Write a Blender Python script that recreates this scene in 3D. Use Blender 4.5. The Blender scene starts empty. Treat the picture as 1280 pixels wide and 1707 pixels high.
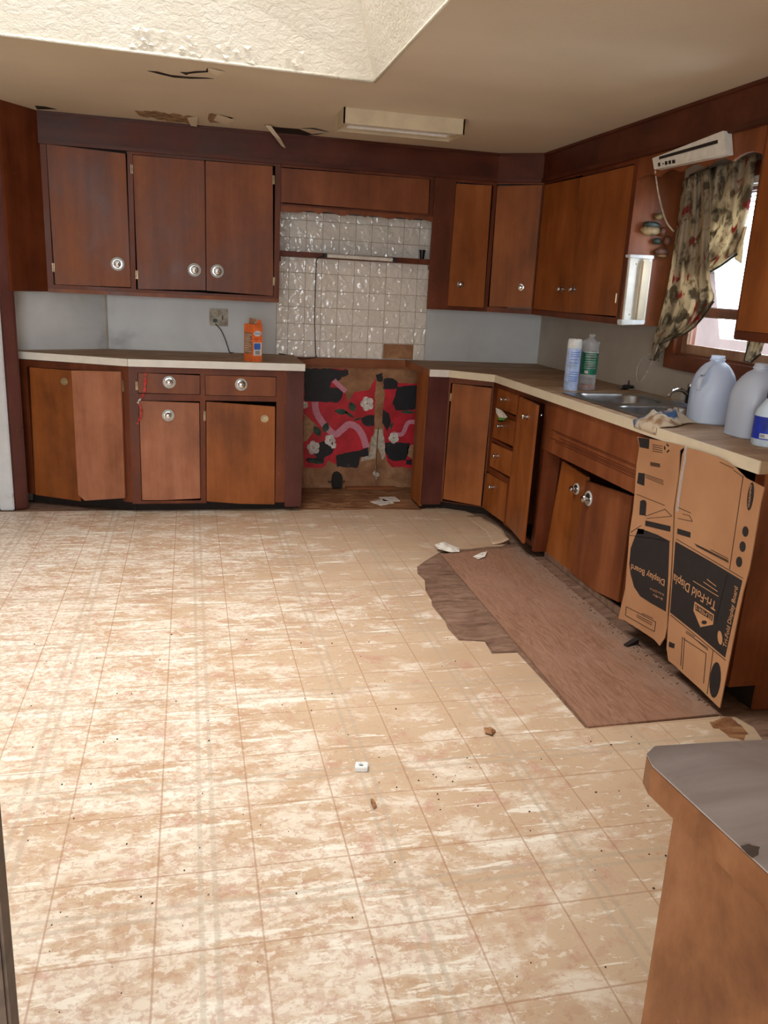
import bpy, bmesh, math, random
from mathutils import Vector, Matrix, noise
from mathutils.geometry import tessellate_polygon
random.seed(7)
S = bpy.context.scene
COL = S.collection
R_ = math.radians

# ------------------------------------------------------------------ camera
FPX = 1360.6; YAW = R_(13.7496); PIT = R_(15.5261); ROL = R_(2.9954); EYE = 1.4261
FW = Vector((math.sin(YAW)*math.cos(PIT), math.cos(YAW)*math.cos(PIT), -math.sin(PIT)))
_rt = Vector((math.cos(YAW), -math.sin(YAW), 0)); _up = _rt.cross(FW)
RT = _rt*math.cos(ROL)+_up*math.sin(ROL); UPV = -_rt*math.sin(ROL)+_up*math.cos(ROL)
CAM = Vector((0, 0, EYE))
cd = bpy.data.cameras.new('camera'); cam = bpy.data.objects.new('camera', cd); COL.objects.link(cam)
cd.sensor_fit = 'HORIZONTAL'; cd.sensor_width = 36; cd.lens = 36*FPX/1280
cd.clip_start = .02
cam.matrix_world = Matrix(((RT.x, UPV.x, -FW.x, CAM.x), (RT.y, UPV.y, -FW.y, CAM.y), (RT.z, UPV.z, -FW.z, CAM.z), (0, 0, 0, 1)))
S.camera = cam

# ------------------------------------------------------------------ view, world, daylight
S.view_settings.view_transform = 'Standard'
S.view_settings.look = 'None'
S.view_settings.gamma = 1
S.view_settings.use_curve_mapping = False
S.view_settings.exposure = 0.12
w = bpy.data.worlds.new('sky'); S.world = w; w.use_nodes = True
bg = w.node_tree.nodes['Background']; bg.inputs[0].default_value = (.78, .88, 1, 1); bg.inputs[1].default_value = 1.5
def area(name, loc, size, sy, direction, power, col):
    l = bpy.data.lights.new(name, 'AREA'); l.shape = 'RECTANGLE'; l.size = size; l.size_y = sy
    l.energy = power; l.color = col
    o = bpy.data.objects.new(name, l); COL.objects.link(o); o.location = loc
    o.rotation_euler = Vector(direction).to_track_quat('-Z', 'Y').to_euler()
    return o
area('skylight_daylight', (-.75, 2.5, 5.2), 2.6, 2.4, (.04, .06, -1), 330, (1, .97, .93))
area('rear_window_daylight', (-.95, -2.36, 1.45), 2.2, 1.5, (.05, 1, -.08), 95, (.93, .965, 1))
area('kitchen_window_daylight', (2.72, 3.5, 1.62), .8, .8, (-1, -.25, -.35), 20, (.85, .93, 1))

# ------------------------------------------------------------------ geometry helpers
B_ = 5.6457; RW = 2.4752; HC = 2.277; FB = 5.0107; RF = 1.8402; UB = 5.3783; RU = 2.2078
ZL = .937; ZR = .926; ZUB = 1.2866; ZS = 2.107
def ray(px, py): return FW + RT*((px-640)/FPX) - UPV*((py-853.5)/FPX)
def on(ax, val, px, py):
    d = ray(px, py); t = (val-CAM[ax])/d[ax]; return CAM+d*t
class Frame:
    """a vertical face: u along it, z up, n out of it"""
    def __init__(s, o, d):
        s.o = Vector((o[0], o[1], 0)); s.u = Vector((d[0], d[1], 0)).normalized(); s.n = Vector((s.u.y, -s.u.x, 0))
    def P(s, u, z, n=0): return s.o+s.u*u+s.n*n+Vector((0, 0, z))
    def uv(s, px, py, n=0):
        d = ray(px, py); t = ((s.o+s.n*n-CAM).dot(s.n))/d.dot(s.n); p = CAM+d*t-s.o
        return (p.dot(s.u), p.z)
class Flat:
    """a horizontal plane, u = x, z = y, n = up"""
    def __init__(s, h): s.h = h
    def P(s, u, z, n=0): return Vector((u, z, s.h+n))
    def uv(s, px, py, n=0): p = on(2, s.h+n, px, py); return (p.x, p.y)
class MB:
    def __init__(s): s.v = []; s.f = []
    def quadbox(s, c):
        i = len(s.v); s.v += [Vector(x) for x in c]
        for q in ((0, 3, 2, 1), (4, 5, 6, 7), (0, 1, 5, 4), (1, 2, 6, 5), (2, 3, 7, 6), (3, 0, 4, 7)): s.f.append([i+k for k in q])
        return s
    def box(s, a, b):
        x0, y0, z0 = [min(a[i], b[i]) for i in range(3)]; x1, y1, z1 = [max(a[i], b[i]) for i in range(3)]
        return s.quadbox([(x0, y0, z0), (x1, y0, z0), (x1, y1, z0), (x0, y1, z0), (x0, y0, z1), (x1, y0, z1), (x1, y1, z1), (x0, y1, z1)])
    def fbox(s, fr, u0, u1, z0, z1, n0, n1):
        return s.quadbox([fr.P(u, z, n) for n in (n0, n1) for (u, z) in ((u0, z0), (u1, z0), (u1, z1), (u0, z1))])
    def prism(s, fr, poly, n0, n1, holes=()):
        loops = [list(poly)]+[list(h) for h in holes]
        flat = [p for l in loops for p in l]; i = len(s.v); N = len(flat)
        s.v += [fr.P(p[0], p[1], n0) for p in flat]+[fr.P(p[0], p[1], n1) for p in flat]
        tr = tessellate_polygon([[Vector((p[0], p[1], 0)) for p in l] for l in loops])
        for t in tr:
            s.f.append([i+k for k in t]); s.f.append([i+N+k for k in reversed(t)])
        b = i
        for l in loops:
            m = len(l)
            for k in range(m): s.f.append([b+k, b+(k+1) % m, b+N+(k+1) % m, b+N+k])
            b += m
        return s
    def tube(s, pts, r, seg=8):
        pts = [Vector(p) for p in pts]; i = len(s.v); n = len(pts)
        rr = r if isinstance(r, (list, tuple)) else [r]*n
        for k, p in enumerate(pts):
            t = (pts[min(k+1, n-1)]-pts[max(k-1, 0)]).normalized()
            a = t.cross(Vector((0, 0, 1)) if abs(t.z) < .9 else Vector((1, 0, 0))).normalized(); b = t.cross(a)
            for j in range(seg):
                an = 2*math.pi*j/seg; s.v.append(p+(a*math.cos(an)+b*math.sin(an))*rr[k])
        for k in range(n-1):
            for j in range(seg):
                s.f.append([i+k*seg+j, i+k*seg+(j+1) % seg, i+(k+1)*seg+(j+1) % seg, i+(k+1)*seg+j])
        s.f.append([i+j for j in range(seg)][::-1]); s.f.append([i+(n-1)*seg+j for j in range(seg)])
        return s
    def rings(s, rings, cap0=True, cap1=True):
        i = len(s.v); m = len(rings[0])
        for r in rings: s.v += [Vector(p) for p in r]
        for k in range(len(rings)-1):
            for j in range(m): s.f.append([i+k*m+j, i+k*m+(j+1) % m, i+(k+1)*m+(j+1) % m, i+(k+1)*m+j])
        if cap0: s.f.append([i+j for j in range(m)][::-1])
        if cap1: s.f.append([i+(len(rings)-1)*m+j for j in range(m)])
        return s
    def lathe(s, c, ax, prof, seg=20):
        """prof = [(radius, distance along ax)]"""
        ax = Vector(ax).normalized(); a = ax.cross(Vector((0, 0, 1)) if abs(ax.z) < .9 else Vector((1, 0, 0))).normalized(); b = ax.cross(a); c = Vector(c)
        return s.rings([[c+ax*h+(a*math.cos(2*math.pi*j/seg)+b*math.sin(2*math.pi*j/seg))*max(r, 1e-4) for j in range(seg)] for r, h in prof])
    def grid(s, pts, thick=None):
        """pts[row][col]; a sheet, given thickness along its normals"""
        i = len(s.v); nr = len(pts); nc = len(pts[0])
        for r in pts: s.v += [Vector(p) for p in r]
        for a in range(nr-1):
            for b in range(nc-1): s.f.append([i+a*nc+b, i+a*nc+b+1, i+(a+1)*nc+b+1, i+(a+1)*nc+b])
        return s
    def build(s, name, mat, parent=None, smooth=False, bevel=0, solid=0, sub=0, **kw):
        me = bpy.data.meshes.new(name); me.from_pydata([tuple(v) for v in s.v], [], s.f); me.update()
        bm = bmesh.new(); bm.from_mesh(me)
        bmesh.ops.recalc_face_normals(bm, faces=bm.faces)
        if bevel:
            es = [e for e in bm.edges if len(e.link_faces) == 2 and e.calc_face_angle(0) > .5]
            bmesh.ops.bevel(bm, geom=es, offset=bevel, segments=2, affect='EDGES', clamp_overlap=True)
        bm.to_mesh(me); bm.free()
        if smooth:
            for p in me.polygons: p.use_smooth = True
        o = bpy.data.objects.new(name, me); COL.objects.link(o); me.materials.append(mat)
        if smooth == 'auto':
            try: me.set_sharp_from_angle(angle=R_(40))
            except Exception: pass
        if solid:
            m = o.modifiers.new('solid', 'SOLIDIFY'); m.thickness = solid; m.offset = 0
        if sub:
            m = o.modifiers.new('sub', 'SUBSURF'); m.levels = sub; m.render_levels = sub
        if parent: o.parent = parent
        tag(o, **kw); return o
def tag(o, label=None, cat=None, group=None, kind=None):
    if label: o['label'] = label
    if cat: o['category'] = cat
    if group: o['group'] = group
    if kind: o['kind'] = kind
    return o
def thing(name, label, cat, group=None, loc=(0, 0, 0)):
    o = bpy.data.objects.new(name, None); COL.objects.link(o); o.empty_display_size = .05
    return tag(o, label, cat, group)
def struct(name, mb, mat, **k): return mb.build(name, mat, kind='structure', **k)

# ------------------------------------------------------------------ materials
def lin(c):
    f = lambda x: (x/255/12.92) if x/255 <= .04045 else ((x/255+.055)/1.055)**2.4
    return (f(c[0]), f(c[1]), f(c[2]), 1)
class N:
    def __init__(s, name, rough=.5, spec=.5):
        s.m = bpy.data.materials.new(name); s.m.use_nodes = True; s.t = s.m.node_tree
        s.b = s.t.nodes['Principled BSDF']; s.b.inputs['Roughness'].default_value = rough
        s.b.inputs['Specular IOR Level'].default_value = spec
        s.tc = s.t.nodes.new('ShaderNodeTexCoord')
    def n(s, ty, **k):
        x = s.t.nodes.new(ty)
        for a, v in k.items(): setattr(x, a, v)
        return x
    def l(s, a, b): s.t.links.new(a, b)
    def co(s, scale=(1, 1, 1), loc=(0, 0, 0), rot=(0, 0, 0), src='Object'):
        m = s.n('ShaderNodeMapping'); m.inputs['Scale'].default_value = scale; m.inputs['Location'].default_value = loc; m.inputs['Rotation'].default_value = rot
        s.l(s.tc.outputs[src], m.inputs[0]); return m.outputs[0]
    def noise(s, co, scale=5, detail=4, rough=.55, dist=0):
        x = s.n('ShaderNodeTexNoise'); x.inputs['Scale'].default_value = scale; x.inputs['Detail'].default_value = detail
        x.inputs['Roughness'].default_value = rough; x.inputs['Distortion'].default_value = dist; s.l(co, x.inputs['Vector']); return x.outputs['Fac']
    def ramp(s, f, stops):
        x = s.n('ShaderNodeValToRGB'); e = x.color_ramp.elements
        while len(e) < len(stops): e.new(.5)
        for i, (p, c) in enumerate(stops):
            e[i].position = p; e[i].color = c if len(c) == 4 else lin(c)
        s.l(f, x.inputs[0]); return x.outputs[0]
    def mask(s, f, a, b): return s.ramp(f, [(a, (0, 0, 0, 1)), (b, (1, 1, 1, 1))])
    def mix(s, f, a, b, mode='MIX'):
        x = s.n('ShaderNodeMix'); x.data_type = 'RGBA'; x.blend_type = mode
        for v, k in ((f, 0), (a, 6), (b, 7)):
            if isinstance(v, (int, float)): x.inputs[k].default_value = v
            elif isinstance(v, tuple): x.inputs[k].default_value = v if len(v) == 4 else lin(v)
            else: s.l(v, x.inputs[k])
        return x.outputs[2]
    def math(s, op, a, b=0):
        x = s.n('ShaderNodeMath'); x.operation = op
        for v, k in ((a, 0), (b, 1)):
            if isinstance(v, (int, float)): x.inputs[k].default_value = v
            else: s.l(v, x.inputs[k])
        return x.outputs[0]
    def bump(s, h, st=.3, d=.01):
        x = s.n('ShaderNodeBump'); x.inputs['Strength'].default_value = st; x.inputs['Distance'].default_value = d
        s.l(h, x.inputs['Height']); s.l(x.outputs[0], s.b.inputs['Normal'])
    def col(s, c):
        if isinstance(c, tuple): s.b.inputs['Base Color'].default_value = c if len(c) == 4 else lin(c)
        else: s.l(c, s.b.inputs['Base Color'])
        return s.m
def plain(name, c, rough=.5, spec=.5, metal=0, var=.12, scale=30):
    m = N(name, rough, spec); m.b.inputs['Metallic'].default_value = metal
    f = m.noise(m.co(), scale, 3)
    d = tuple(x*(1-var*1.5) for x in c); h = tuple(min(255, x*(1+var)) for x in c)
    m.col(m.ramp(f, [(.3, d), (.7, h)])); return m.m
def wood(name, dark, mid, light, rough=.42, wear=.5, grain='z', bstr=.12):
    m = N(name, rough, .32)
    sc = {'z': (9, 9, .7), 'x': (.7, 9, 9), 'y': (9, .7, 9)}[grain]
    oi = m.n('ShaderNodeObjectInfo'); add = m.n('ShaderNodeVectorMath'); add.operation = 'ADD'
    sc2 = m.n('ShaderNodeVectorMath'); sc2.operation = 'SCALE'; sc2.inputs[3].default_value = 7.3
    cmb = m.n('ShaderNodeCombineXYZ'); m.l(oi.outputs['Random'], cmb.inputs[0]); m.l(oi.outputs['Random'], cmb.inputs[2])
    m.l(cmb.outputs[0], sc2.inputs[0]); m.l(m.tc.outputs['Object'], add.inputs[0]); m.l(sc2.outputs[0], add.inputs[1])
    def co(scale):
        mp = m.n('ShaderNodeMapping'); mp.inputs['Scale'].default_value = scale; m.l(add.outputs[0], mp.inputs[0]); return mp.outputs[0]
    g = m.noise(co(sc), 1.1, 5, .6, .15); bl = m.noise(co((1, 1, .7)), 3.4, 5, .6, .1); fine = m.noise(co(tuple(x*4 for x in sc)), 5, 4, .65)
    f = m.math('ADD', m.math('MULTIPLY', g, .42), m.math('MULTIPLY', bl, .58))
    c = m.ramp(f, [(.36, dark), (.5, mid), (.66, light)])
    st = m.noise(co((1.3, 1.3, 1)), 2.1, 4, .6, .3); c = m.mix(m.math('MULTIPLY', m.mask(st, .6, .75), .35), c, dark)
    c = m.mix(.14, c, m.mix(fine, (40, 18, 8), (255, 220, 180)), 'OVERLAY')
    fl = m.noise(co((22, 22, 6)), 4, 5, .7); c = m.mix(m.math('MULTIPLY', m.mask(fl, .65, .76), wear), c, (186, 134, 100))
    m.l(m.ramp(bl, [(.3, (rough-.1,)*3+(1,)), (.7, (rough+.15,)*3+(1,))]), m.b.inputs['Roughness'])
    m.bump(fine, bstr, .002)
    return m.col(c)
M = {}
M['cab'] = wood('cabinet_wood', (98, 52, 28), (126, 70, 39), (150, 92, 56))
M['cabdark'] = wood('cabinet_frame_wood', (76, 36, 17), (102, 50, 25), (124, 66, 38))
M['orange'] = wood('orange_cabinet_wood', (112, 60, 22), (142, 80, 34), (166, 100, 50), wear=.3)
M['pink'] = wood('faded_cabinet_wood', (132, 82, 58), (160, 104, 76), (182, 126, 98), rough=.5)
M['purple'] = wood('painted_purple_brown_wood', (74, 38, 32), (90, 48, 42), (104, 60, 52), rough=.35, wear=.15, bstr=.03)
M['soffit'] = wood('soffit_wood', (62, 28, 16), (82, 38, 22), (98, 50, 32), rough=.4, grain='x', wear=.2)
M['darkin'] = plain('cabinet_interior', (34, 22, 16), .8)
M['black'] = plain('black_plastic', (16, 16, 18), .4)
M['white'] = plain('white_paint', (222, 224, 222), .4, var=.04)
M['chrome'] = plain('chrome', (205, 205, 205), .14, metal=1, var=.03)
M['knobring'] = plain('white_enamel_ring', (200, 205, 200), .25, var=.08, scale=120)
M['steel'] = plain('sink_steel', (150, 146, 142), .28, metal=1, var=.08, scale=18)
M['laminate_edge'] = plain('worktop_edge_laminate', (232, 228, 218), .4, var=.02, scale=14)
def mk():
    # dirty worktop laminate
    m = N('worktop_laminate', .62, .25); f = m.noise(m.co((1, 3, 1)), 3, 6, .65, 1.2); g = m.noise(m.co(), 40, 3)
    c = m.ramp(f, [(.3, (140, 110, 84)), (.5, (168, 138, 108)), (.7, (188, 164, 136))]); c = m.mix(.15, c, m.mix(g, (40, 30, 20), (255, 240, 220)), 'OVERLAY')
    M['counter'] = m.col(c)
    # white backsplash board with smudges
    m = N('backsplash_board', .38); f = m.noise(m.co(), 2.4, 5, .55, .5)
    c = m.ramp(f, [(.3, (168, 170, 172)), (.45, (206, 208, 208)), (.7, (220, 222, 222))]); M['splash'] = m.col(c)
    # ceiling
    m = N('ceiling_paint', .8, .2); f = m.noise(m.co(), 1.3, 4, .5); g = m.noise(m.co(), 55, 5, .6)
    c = m.ramp(f, [(.3, (206, 192, 168)), (.7, (220, 206, 182))]); m.bump(g, .25, .004); M['ceil'] = m.col(c)
    m = N('stucco_paint', .85, .2); f = m.noise(m.co(), 1.7, 4, .5); g = m.noise(m.co((1, 1, 1.6)), 26, 6, .65, .6)
    c = m.ramp(f, [(.3, (214, 202, 180)), (.7, (226, 218, 202))]); m.bump(g, .7, .012); M['stucco'] = m.col(c)
    # brown hardboard
    m = N('brown_hardboard', .7); f = m.noise(m.co(), 6, 6, .65, .6)
    M['board'] = m.col(m.ramp(f, [(.3, (126, 84, 56)), (.5, (156, 110, 76)), (.72, (190, 148, 108))]))
    m = N('wallpaper_ground', .55); f = m.noise(m.co(), 9, 5, .6)
    M['red'] = m.col(m.ramp(f, [(.35, (176, 20, 36)), (.65, (214, 34, 54))]))
    m = N('wallpaper_black_patch', .6); f = m.noise(m.co(), 14, 5, .7)
    M['char'] = m.col(m.ramp(f, [(.3, (16, 14, 18)), (.66, (34, 32, 38)), (.75, (120, 108, 96))]))
    # glazed wavy tiles
    m = N('glazed_tile', .14, .8); oi = m.n('ShaderNodeObjectInfo')
    ad = m.n('ShaderNodeVectorMath'); ad.operation = 'ADD'; sv = m.n('ShaderNodeVectorMath'); sv.operation = 'SCALE'; sv.inputs[3].default_value = 30; cb_ = m.n('ShaderNodeCombineXYZ')
    m.l(oi.outputs['Random'], cb_.inputs[0]); m.l(oi.outputs['Random'], cb_.inputs[1]); m.l(cb_.outputs[0], sv.inputs[0]); m.l(m.tc.outputs['Object'], ad.inputs[0]); m.l(sv.outputs[0], ad.inputs[1])
    f = m.noise(ad.outputs[0], 21, 1, .4, .7); m.bump(f, .8, .016); c = m.ramp(oi.outputs['Random'], [(0, (232, 225, 214)), (1, (242, 237, 228))])
    st = m.noise(m.co(), 7, 5, .6); c = m.mix(m.math('MULTIPLY', m.mask(st, .6, .8), .5), c, (170, 140, 108)); M['tile'] = m.col(c)
    m = N('tile_grout', .9); M['grout'] = m.col(m.ramp(m.noise(m.co(), 12, 4), [(.3, (168, 152, 134)), (.7, (198, 186, 170))]))
    # plywood
    m = N('plywood_underlay', .55); f = m.noise(m.co((4, .8, 1), rot=(0, 0, .05)), 7, 8, .7, 2.2); g = m.noise(m.co(), 2.2, 4, .5, .4); k = m.noise(m.co((6, 1.2, 1)), 12, 5, .7, .5)
    c = m.ramp(f, [(.3, (120, 84, 64)), (.5, (146, 108, 86)), (.7, (162, 124, 102))]); c = m.mix(m.math('MULTIPLY', m.mask(g, .5, .75), .55), c, (158, 122, 104))
    c = m.mix(m.math('MULTIPLY', m.mask(k, .66, .74), .6), c, (92, 58, 44)); sq_ = m.n('ShaderNodeSeparateXYZ'); m.l(m.co(), sq_.inputs[0]); du = m.math('ADD', sq_.outputs[0], m.math('MULTIPLY', m.noise(m.co(), 9, 5, .7), .5)); c = m.mix(m.math('MULTIPLY', m.mask(m.math('SUBTRACT', du, 1.5), .44, .62), .55), c, (150, 134, 120)); m.bump(f, .2, .004); M['ply'] = m.col(c)
    m = N('old_underfloor', .7); f = m.noise(m.co((1.5, 4, 1)), 5, 7, .7, .8)
    M['under'] = m.col(m.ramp(f, [(.28, (84, 58, 44)), (.5, (122, 92, 74)), (.75, (156, 128, 108))])); m.bump(f, .5, .006)
    m = N('rotten_floor', .7); f = m.noise(m.co((1, 3, 1)), 7, 7, .72, .8)
    M['rotten'] = m.col(m.ramp(f, [(.25, (78, 48, 28)), (.45, (132, 86, 54)), (.6, (168, 124, 84)), (.72, (206, 176, 138))])); m.bump(f, .6, .01)
    # vinyl floor: printed grid, double grey lines, blotches, scuffs
    m = N('worn_sheet_vinyl', .4, .5)
    co = m.co(); sx = m.n('ShaderNodeSeparateXYZ'); wob = m.n('ShaderNodeTexNoise'); wob.inputs['Scale'].default_value = 1.3; m.l(co, wob.inputs['Vector'])
    m.l(co, sx.inputs[0])
    def line(axis, off, per, wd, soft=.0015):
        v = m.math('ADD', sx.outputs[axis], -off+per*200); v = m.math('MODULO', v, per); v = m.math('SUBTRACT', v, per/2); v = m.math('ABSOLUTE', v)
        v = m.math('SUBTRACT', v, wd); v = m.math('MULTIPLY', v, -1/soft); x = m.n('ShaderNodeClamp'); m.l(m.math('ADD', v, 1), x.inputs[0]); return x.outputs[0]
    px, py = .2385, .2505
    lx = line(0, -.093-px/2, px, .0016); ly = line(1, 1.505-py/2, py, .0016)
    dbl = None
    for axis, o, p in ((0, -.093+.5*px, px*2), (1, 1.505+.5*py, py*2)):
        for d in (-.017, .017):
            q = line(axis, o+d-p/2, p, .0045, .004); dbl = q if dbl is None else m.math('MAXIMUM', dbl, q)
    big = m.noise(m.co((1, 1.5, 1)), 1.5, 3, .5, .5)
    cream = m.noise(m.co((1, 1.9, 1), rot=(0, 0, .25)), 4.6, 8, .68, .35)
    leafy = m.noise(m.co((1, 1.5, 1), loc=(3, 1, 0), rot=(0, 0, -.3)), 17, 5, .62, .25)
    leafz = m.noise(m.co((1, 1.4, 1), loc=(6, 4, 0)), 26, 5, .66, .3)
    speck = m.noise(m.co(loc=(8, 2, 0)), 48, 5, .7, .3)
    pinky = m.noise(m.co(loc=(1, 7, 0)), 8, 6, .72, .4)
    scr = m.noise(m.co((1, 7, 1), rot=(0, 0, -.22)), 3.0, 6, .66, .3)
    area_ = m.noise(m.co(loc=(2, 5, 0)), 1.1, 3, .5)
    # more blotches, mainly cream, to the left and the near left
    bias = m.math('MULTIPLY', m.math('SUBTRACT', .45, sx.outputs[0]), .085)
    bias = m.math('ADD', bias, m.math('MULTIPLY', m.math('SUBTRACT', area_, .5), .26))
    bias = m.math('ADD', bias, m.math('MULTIPLY', m.math('SUBTRACT', 2.6, sx.outputs[1]), .014))
    c = m.ramp(big, [(.3, (188, 160, 131)), (.7, (200, 175, 147))])
    c = m.mix(m.math('MULTIPLY', m.mask(m.math('ADD', cream, bias), .48, .60), .8), c, (224, 212, 194))
    c = m.mix(m.math('MULTIPLY', m.mask(m.math('ADD', leafy, m.math('MULTIPLY', bias, .6)), .55, .60), .42), c, (184, 146, 120))
    c = m.mix(m.math('MULTIPLY', m.mask(m.math('ADD', leafz, bias), .58, .62), .6), c, (228, 218, 202))
    c = m.mix(m.math('MULTIPLY', m.mask(m.math('ADD', scr, m.math('MULTIPLY', bias, .5)), .59, .62), .75), c, (234, 227, 212))
    c = m.mix(m.math('MULTIPLY', m.mask(m.math('ADD', speck, m.math('MULTIPLY', bias, .8)), .57, .62), .4), c, (170, 130, 104))
    c = m.mix(m.math('MULTIPLY', m.mask(pinky, .56, .66), .55), c, (184, 136, 118))
    c = m.mix(m.math('MULTIPLY', dbl, .42), c, (172, 158, 138))
    c = m.mix(m.math('MULTIPLY', m.math('MAXIMUM', lx, ly), .55), c, (160, 118, 88))
    tiny = m.noise(m.co(loc=(4, 4, 4)), 60, 2, .5); c = m.mix(m.math('MULTIPLY', m.mask(tiny, .76, .79), .8), c, (74, 50, 34))
    m.l(m.ramp(cream, [(.3, (.3, .3, .3, 1)), (.7, (.5, .5, .5, 1))]), m.b.inputs['Roughness'])
    m.bump(leafy, .06, .003); M['vinyl'] = m.col(c)
    # cardboard
    m = N('corrugated_cardboard', .75, .2); f = m.noise(m.co(), 3, 4, .5); g = m.n('ShaderNodeTexWave'); g.inputs['Scale'].default_value = 60; g.bands_direction = 'Y'; m.l(m.co(), g.inputs[0])
    c = m.ramp(f, [(.3, (172, 124, 88)), (.7, (196, 148, 110))]); m.bump(g.outputs['Fac'], .06, .002)
    sp = m.n('ShaderNodeSeparateXYZ'); m.l(m.co(), sp.inputs[0]); st = m.math('ADD', m.math('MULTIPLY', sp.outputs[2], -5), m.noise(m.co(), 7, 4)); c = m.mix(m.math('MULTIPLY', m.mask(st, .1, .5), .4), c, (196, 168, 116))
    M['card'] = m.col(c); M['cardink'] = plain('printed_black_ink', (34, 32, 34), .6, var=.08)
    # curtain
    m = N('floral_curtain_cloth', .85, .15); v = m.n('ShaderNodeTexVoronoi'); v.inputs['Scale'].default_value = 11; wv = m.noise(m.co(), 8, 3)
    cc = m.mix(.12, m.co(), m.noise(m.co(), 14, 3), 'ADD'); m.l(cc, v.inputs['Vector'])
    f = m.noise(m.co(), 11, 4, .6, .5); g = m.noise(m.co(loc=(5, 3, 1)), 8, 3, .6, .4); h = m.noise(m.co(loc=(1, 9, 5)), 22, 4, .6, .4)
    c = m.ramp(wv, [(.3, (176, 160, 134)), (.7, (206, 192, 166))]); c = m.mix(m.math('MULTIPLY', m.mask(f, .50, .6), .85), c, (84, 72, 54)); c = m.mix(m.mask(h, .58, .66), c, (126, 106, 80))
    c = m.mix(m.mask(g, .60, .65), c, (150, 66, 58)); m.col(c)
    tr = m.n('ShaderNodeBsdfTranslucent'); m.l(c, tr.inputs[0]); mx = m.n('ShaderNodeMixShader'); mx.inputs[0].default_value = .5
    out = m.t.nodes['Material Output']; m.l(m.b.outputs[0], mx.inputs[1]); m.l(tr.outputs[0], mx.inputs[2]); m.l(mx.outputs[0], out.inputs[0]); M['curtain'] = m.m
    # translucent milky plastic
    m = N('milky_plastic', .32, .6); m.col((236, 240, 246))
    tr = m.n('ShaderNodeBsdfTranslucent'); tr.inputs[0].default_value = lin((232, 242, 255)); mx = m.n('ShaderNodeMixShader'); mx.inputs[0].default_value = .5
    out = m.t.nodes['Material Output']; m.l(m.b.outputs[0], mx.inputs[1]); m.l(tr.outputs[0], mx.inputs[2]); m.l(mx.outputs[0], out.inputs[0]); M['jug'] = m.m
    m = N('clear_plastic', .12, .8); m.col((215, 218, 220)); tp_ = m.n('ShaderNodeBsdfTransparent'); mx = m.n('ShaderNodeMixShader'); fr_ = m.n('ShaderNodeLayerWeight'); fr_.inputs[0].default_value = .35
    out = m.t.nodes['Material Output']; k_ = m.n('ShaderNodeMapRange'); k_.inputs[3].default_value = .14; k_.inputs[4].default_value = .75; m.l(fr_.outputs['Facing'], k_.inputs[0]); m.l(k_.outputs[0], mx.inputs[0])
    m.l(tp_.outputs[0], mx.inputs[1]); m.l(m.b.outputs[0], mx.inputs[2]); m.l(mx.outputs[0], out.inputs[0]); M['clear'] = m.m
    m = N('window_glass', .0, .5); m.col((245, 250, 255)); m.b.inputs['Transmission Weight'].default_value = 1; m.b.inputs['IOR'].default_value = 1.02; M['glass'] = m.m
    m = N('amber_liquid', .1, .5); m.col((150, 52, 20)); m.b.inputs['Transmission Weight'].default_value = .2; M['amber'] = m.m
    # peninsula laminate and its panel
    m = N('grey_laminate', .3, .5); f = m.noise(m.co(), 4, 6, .62, .6); M['greylam'] = m.col(m.ramp(f, [(.32, (122, 108, 102)), (.55, (156, 146, 144)), (.75, (184, 178, 180))])); m.bump(f, .08, .004)
    m = N('peninsula_wood', .5, .3); f = m.noise(m.co((1, 1, .6)), 6, 7, .66, .3); g = m.noise(m.co(), 30, 5, .7)
    c = m.ramp(f, [(.3, (100, 60, 34)), (.5, (138, 90, 56)), (.72, (172, 120, 82))]); c = m.mix(m.math('MULTIPLY', m.mask(g, .66, .74), .4), c, (206, 168, 136)); M['penwood'] = m.col(c)
    # chipped white paint of the door jamb
    m = N('chipped_white_paint', .6); f = m.noise(m.co(), 9, 6, .7); M['jamb'] = m.col(m.ramp(f, [(.3, (150, 130, 112)), (.38, (202, 204, 206)), (.7, (214, 217, 220))]))
    m = N('outlet_plate_plastic', .4); f = m.noise(m.co(), 20, 4); M['plate'] = m.col(m.ramp(f, [(.35, (132, 112, 88)), (.6, (190, 182, 158))]))
    m = N('checked_cloth', .9, .1); ch = m.n('ShaderNodeTexBrick'); f = m.noise(m.co(), 9, 3, .5, .2); g = m.noise(m.co(loc=(2, 2, 2)), 13, 2, .5)
    c = m.mix(m.mask(f, .49, .54), (206, 190, 166), (70, 96, 134)); c = m.mix(m.mask(g, .5, .6), c, (160, 126, 98)); M['cloth'] = m.col(c)
mk()
M['cream'] = plain('cream_metal', (206, 190, 160), .45, var=.06, scale=8)
M['lens'] = plain('white_diffuser', (226, 222, 212), .35, var=.03)
M['paper'] = plain('paper_scrap', (214, 206, 194), .8)
M['redplastic'] = plain('red_plastic', (196, 26, 30), .4)
M['brass'] = plain('aged_hinge_metal', (176, 160, 130), .35, metal=.8)
M['cord'] = plain('black_cord', (14, 12, 12), .5)
M['wcord'] = plain('white_cord', (200, 186, 164), .5)
M['beige'] = plain('beige_wall_paint', (196, 184, 166), .8, var=.03)
M['ledge'] = wood('ledge_wood', (118, 66, 38), (146, 88, 54), (168, 110, 72), grain='x')
M['blind'] = plain('blind_slat', (222, 222, 218), .5)
M['trimwood'] = wood('window_wood', (84, 42, 24), (110, 58, 34), (138, 80, 50), grain='y', rough=.35)
M['greyfloor'] = plain('grey_dirty_floor', (120, 104, 92), .8, var=.3, scale=14)

# ------------------------------------------------------------------ room shell
XL, YR = -2.7, -2.4
vin = [(1849, 0)]
V = lambda px, py: tuple(on(2, 0, px, py)[:2])
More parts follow.
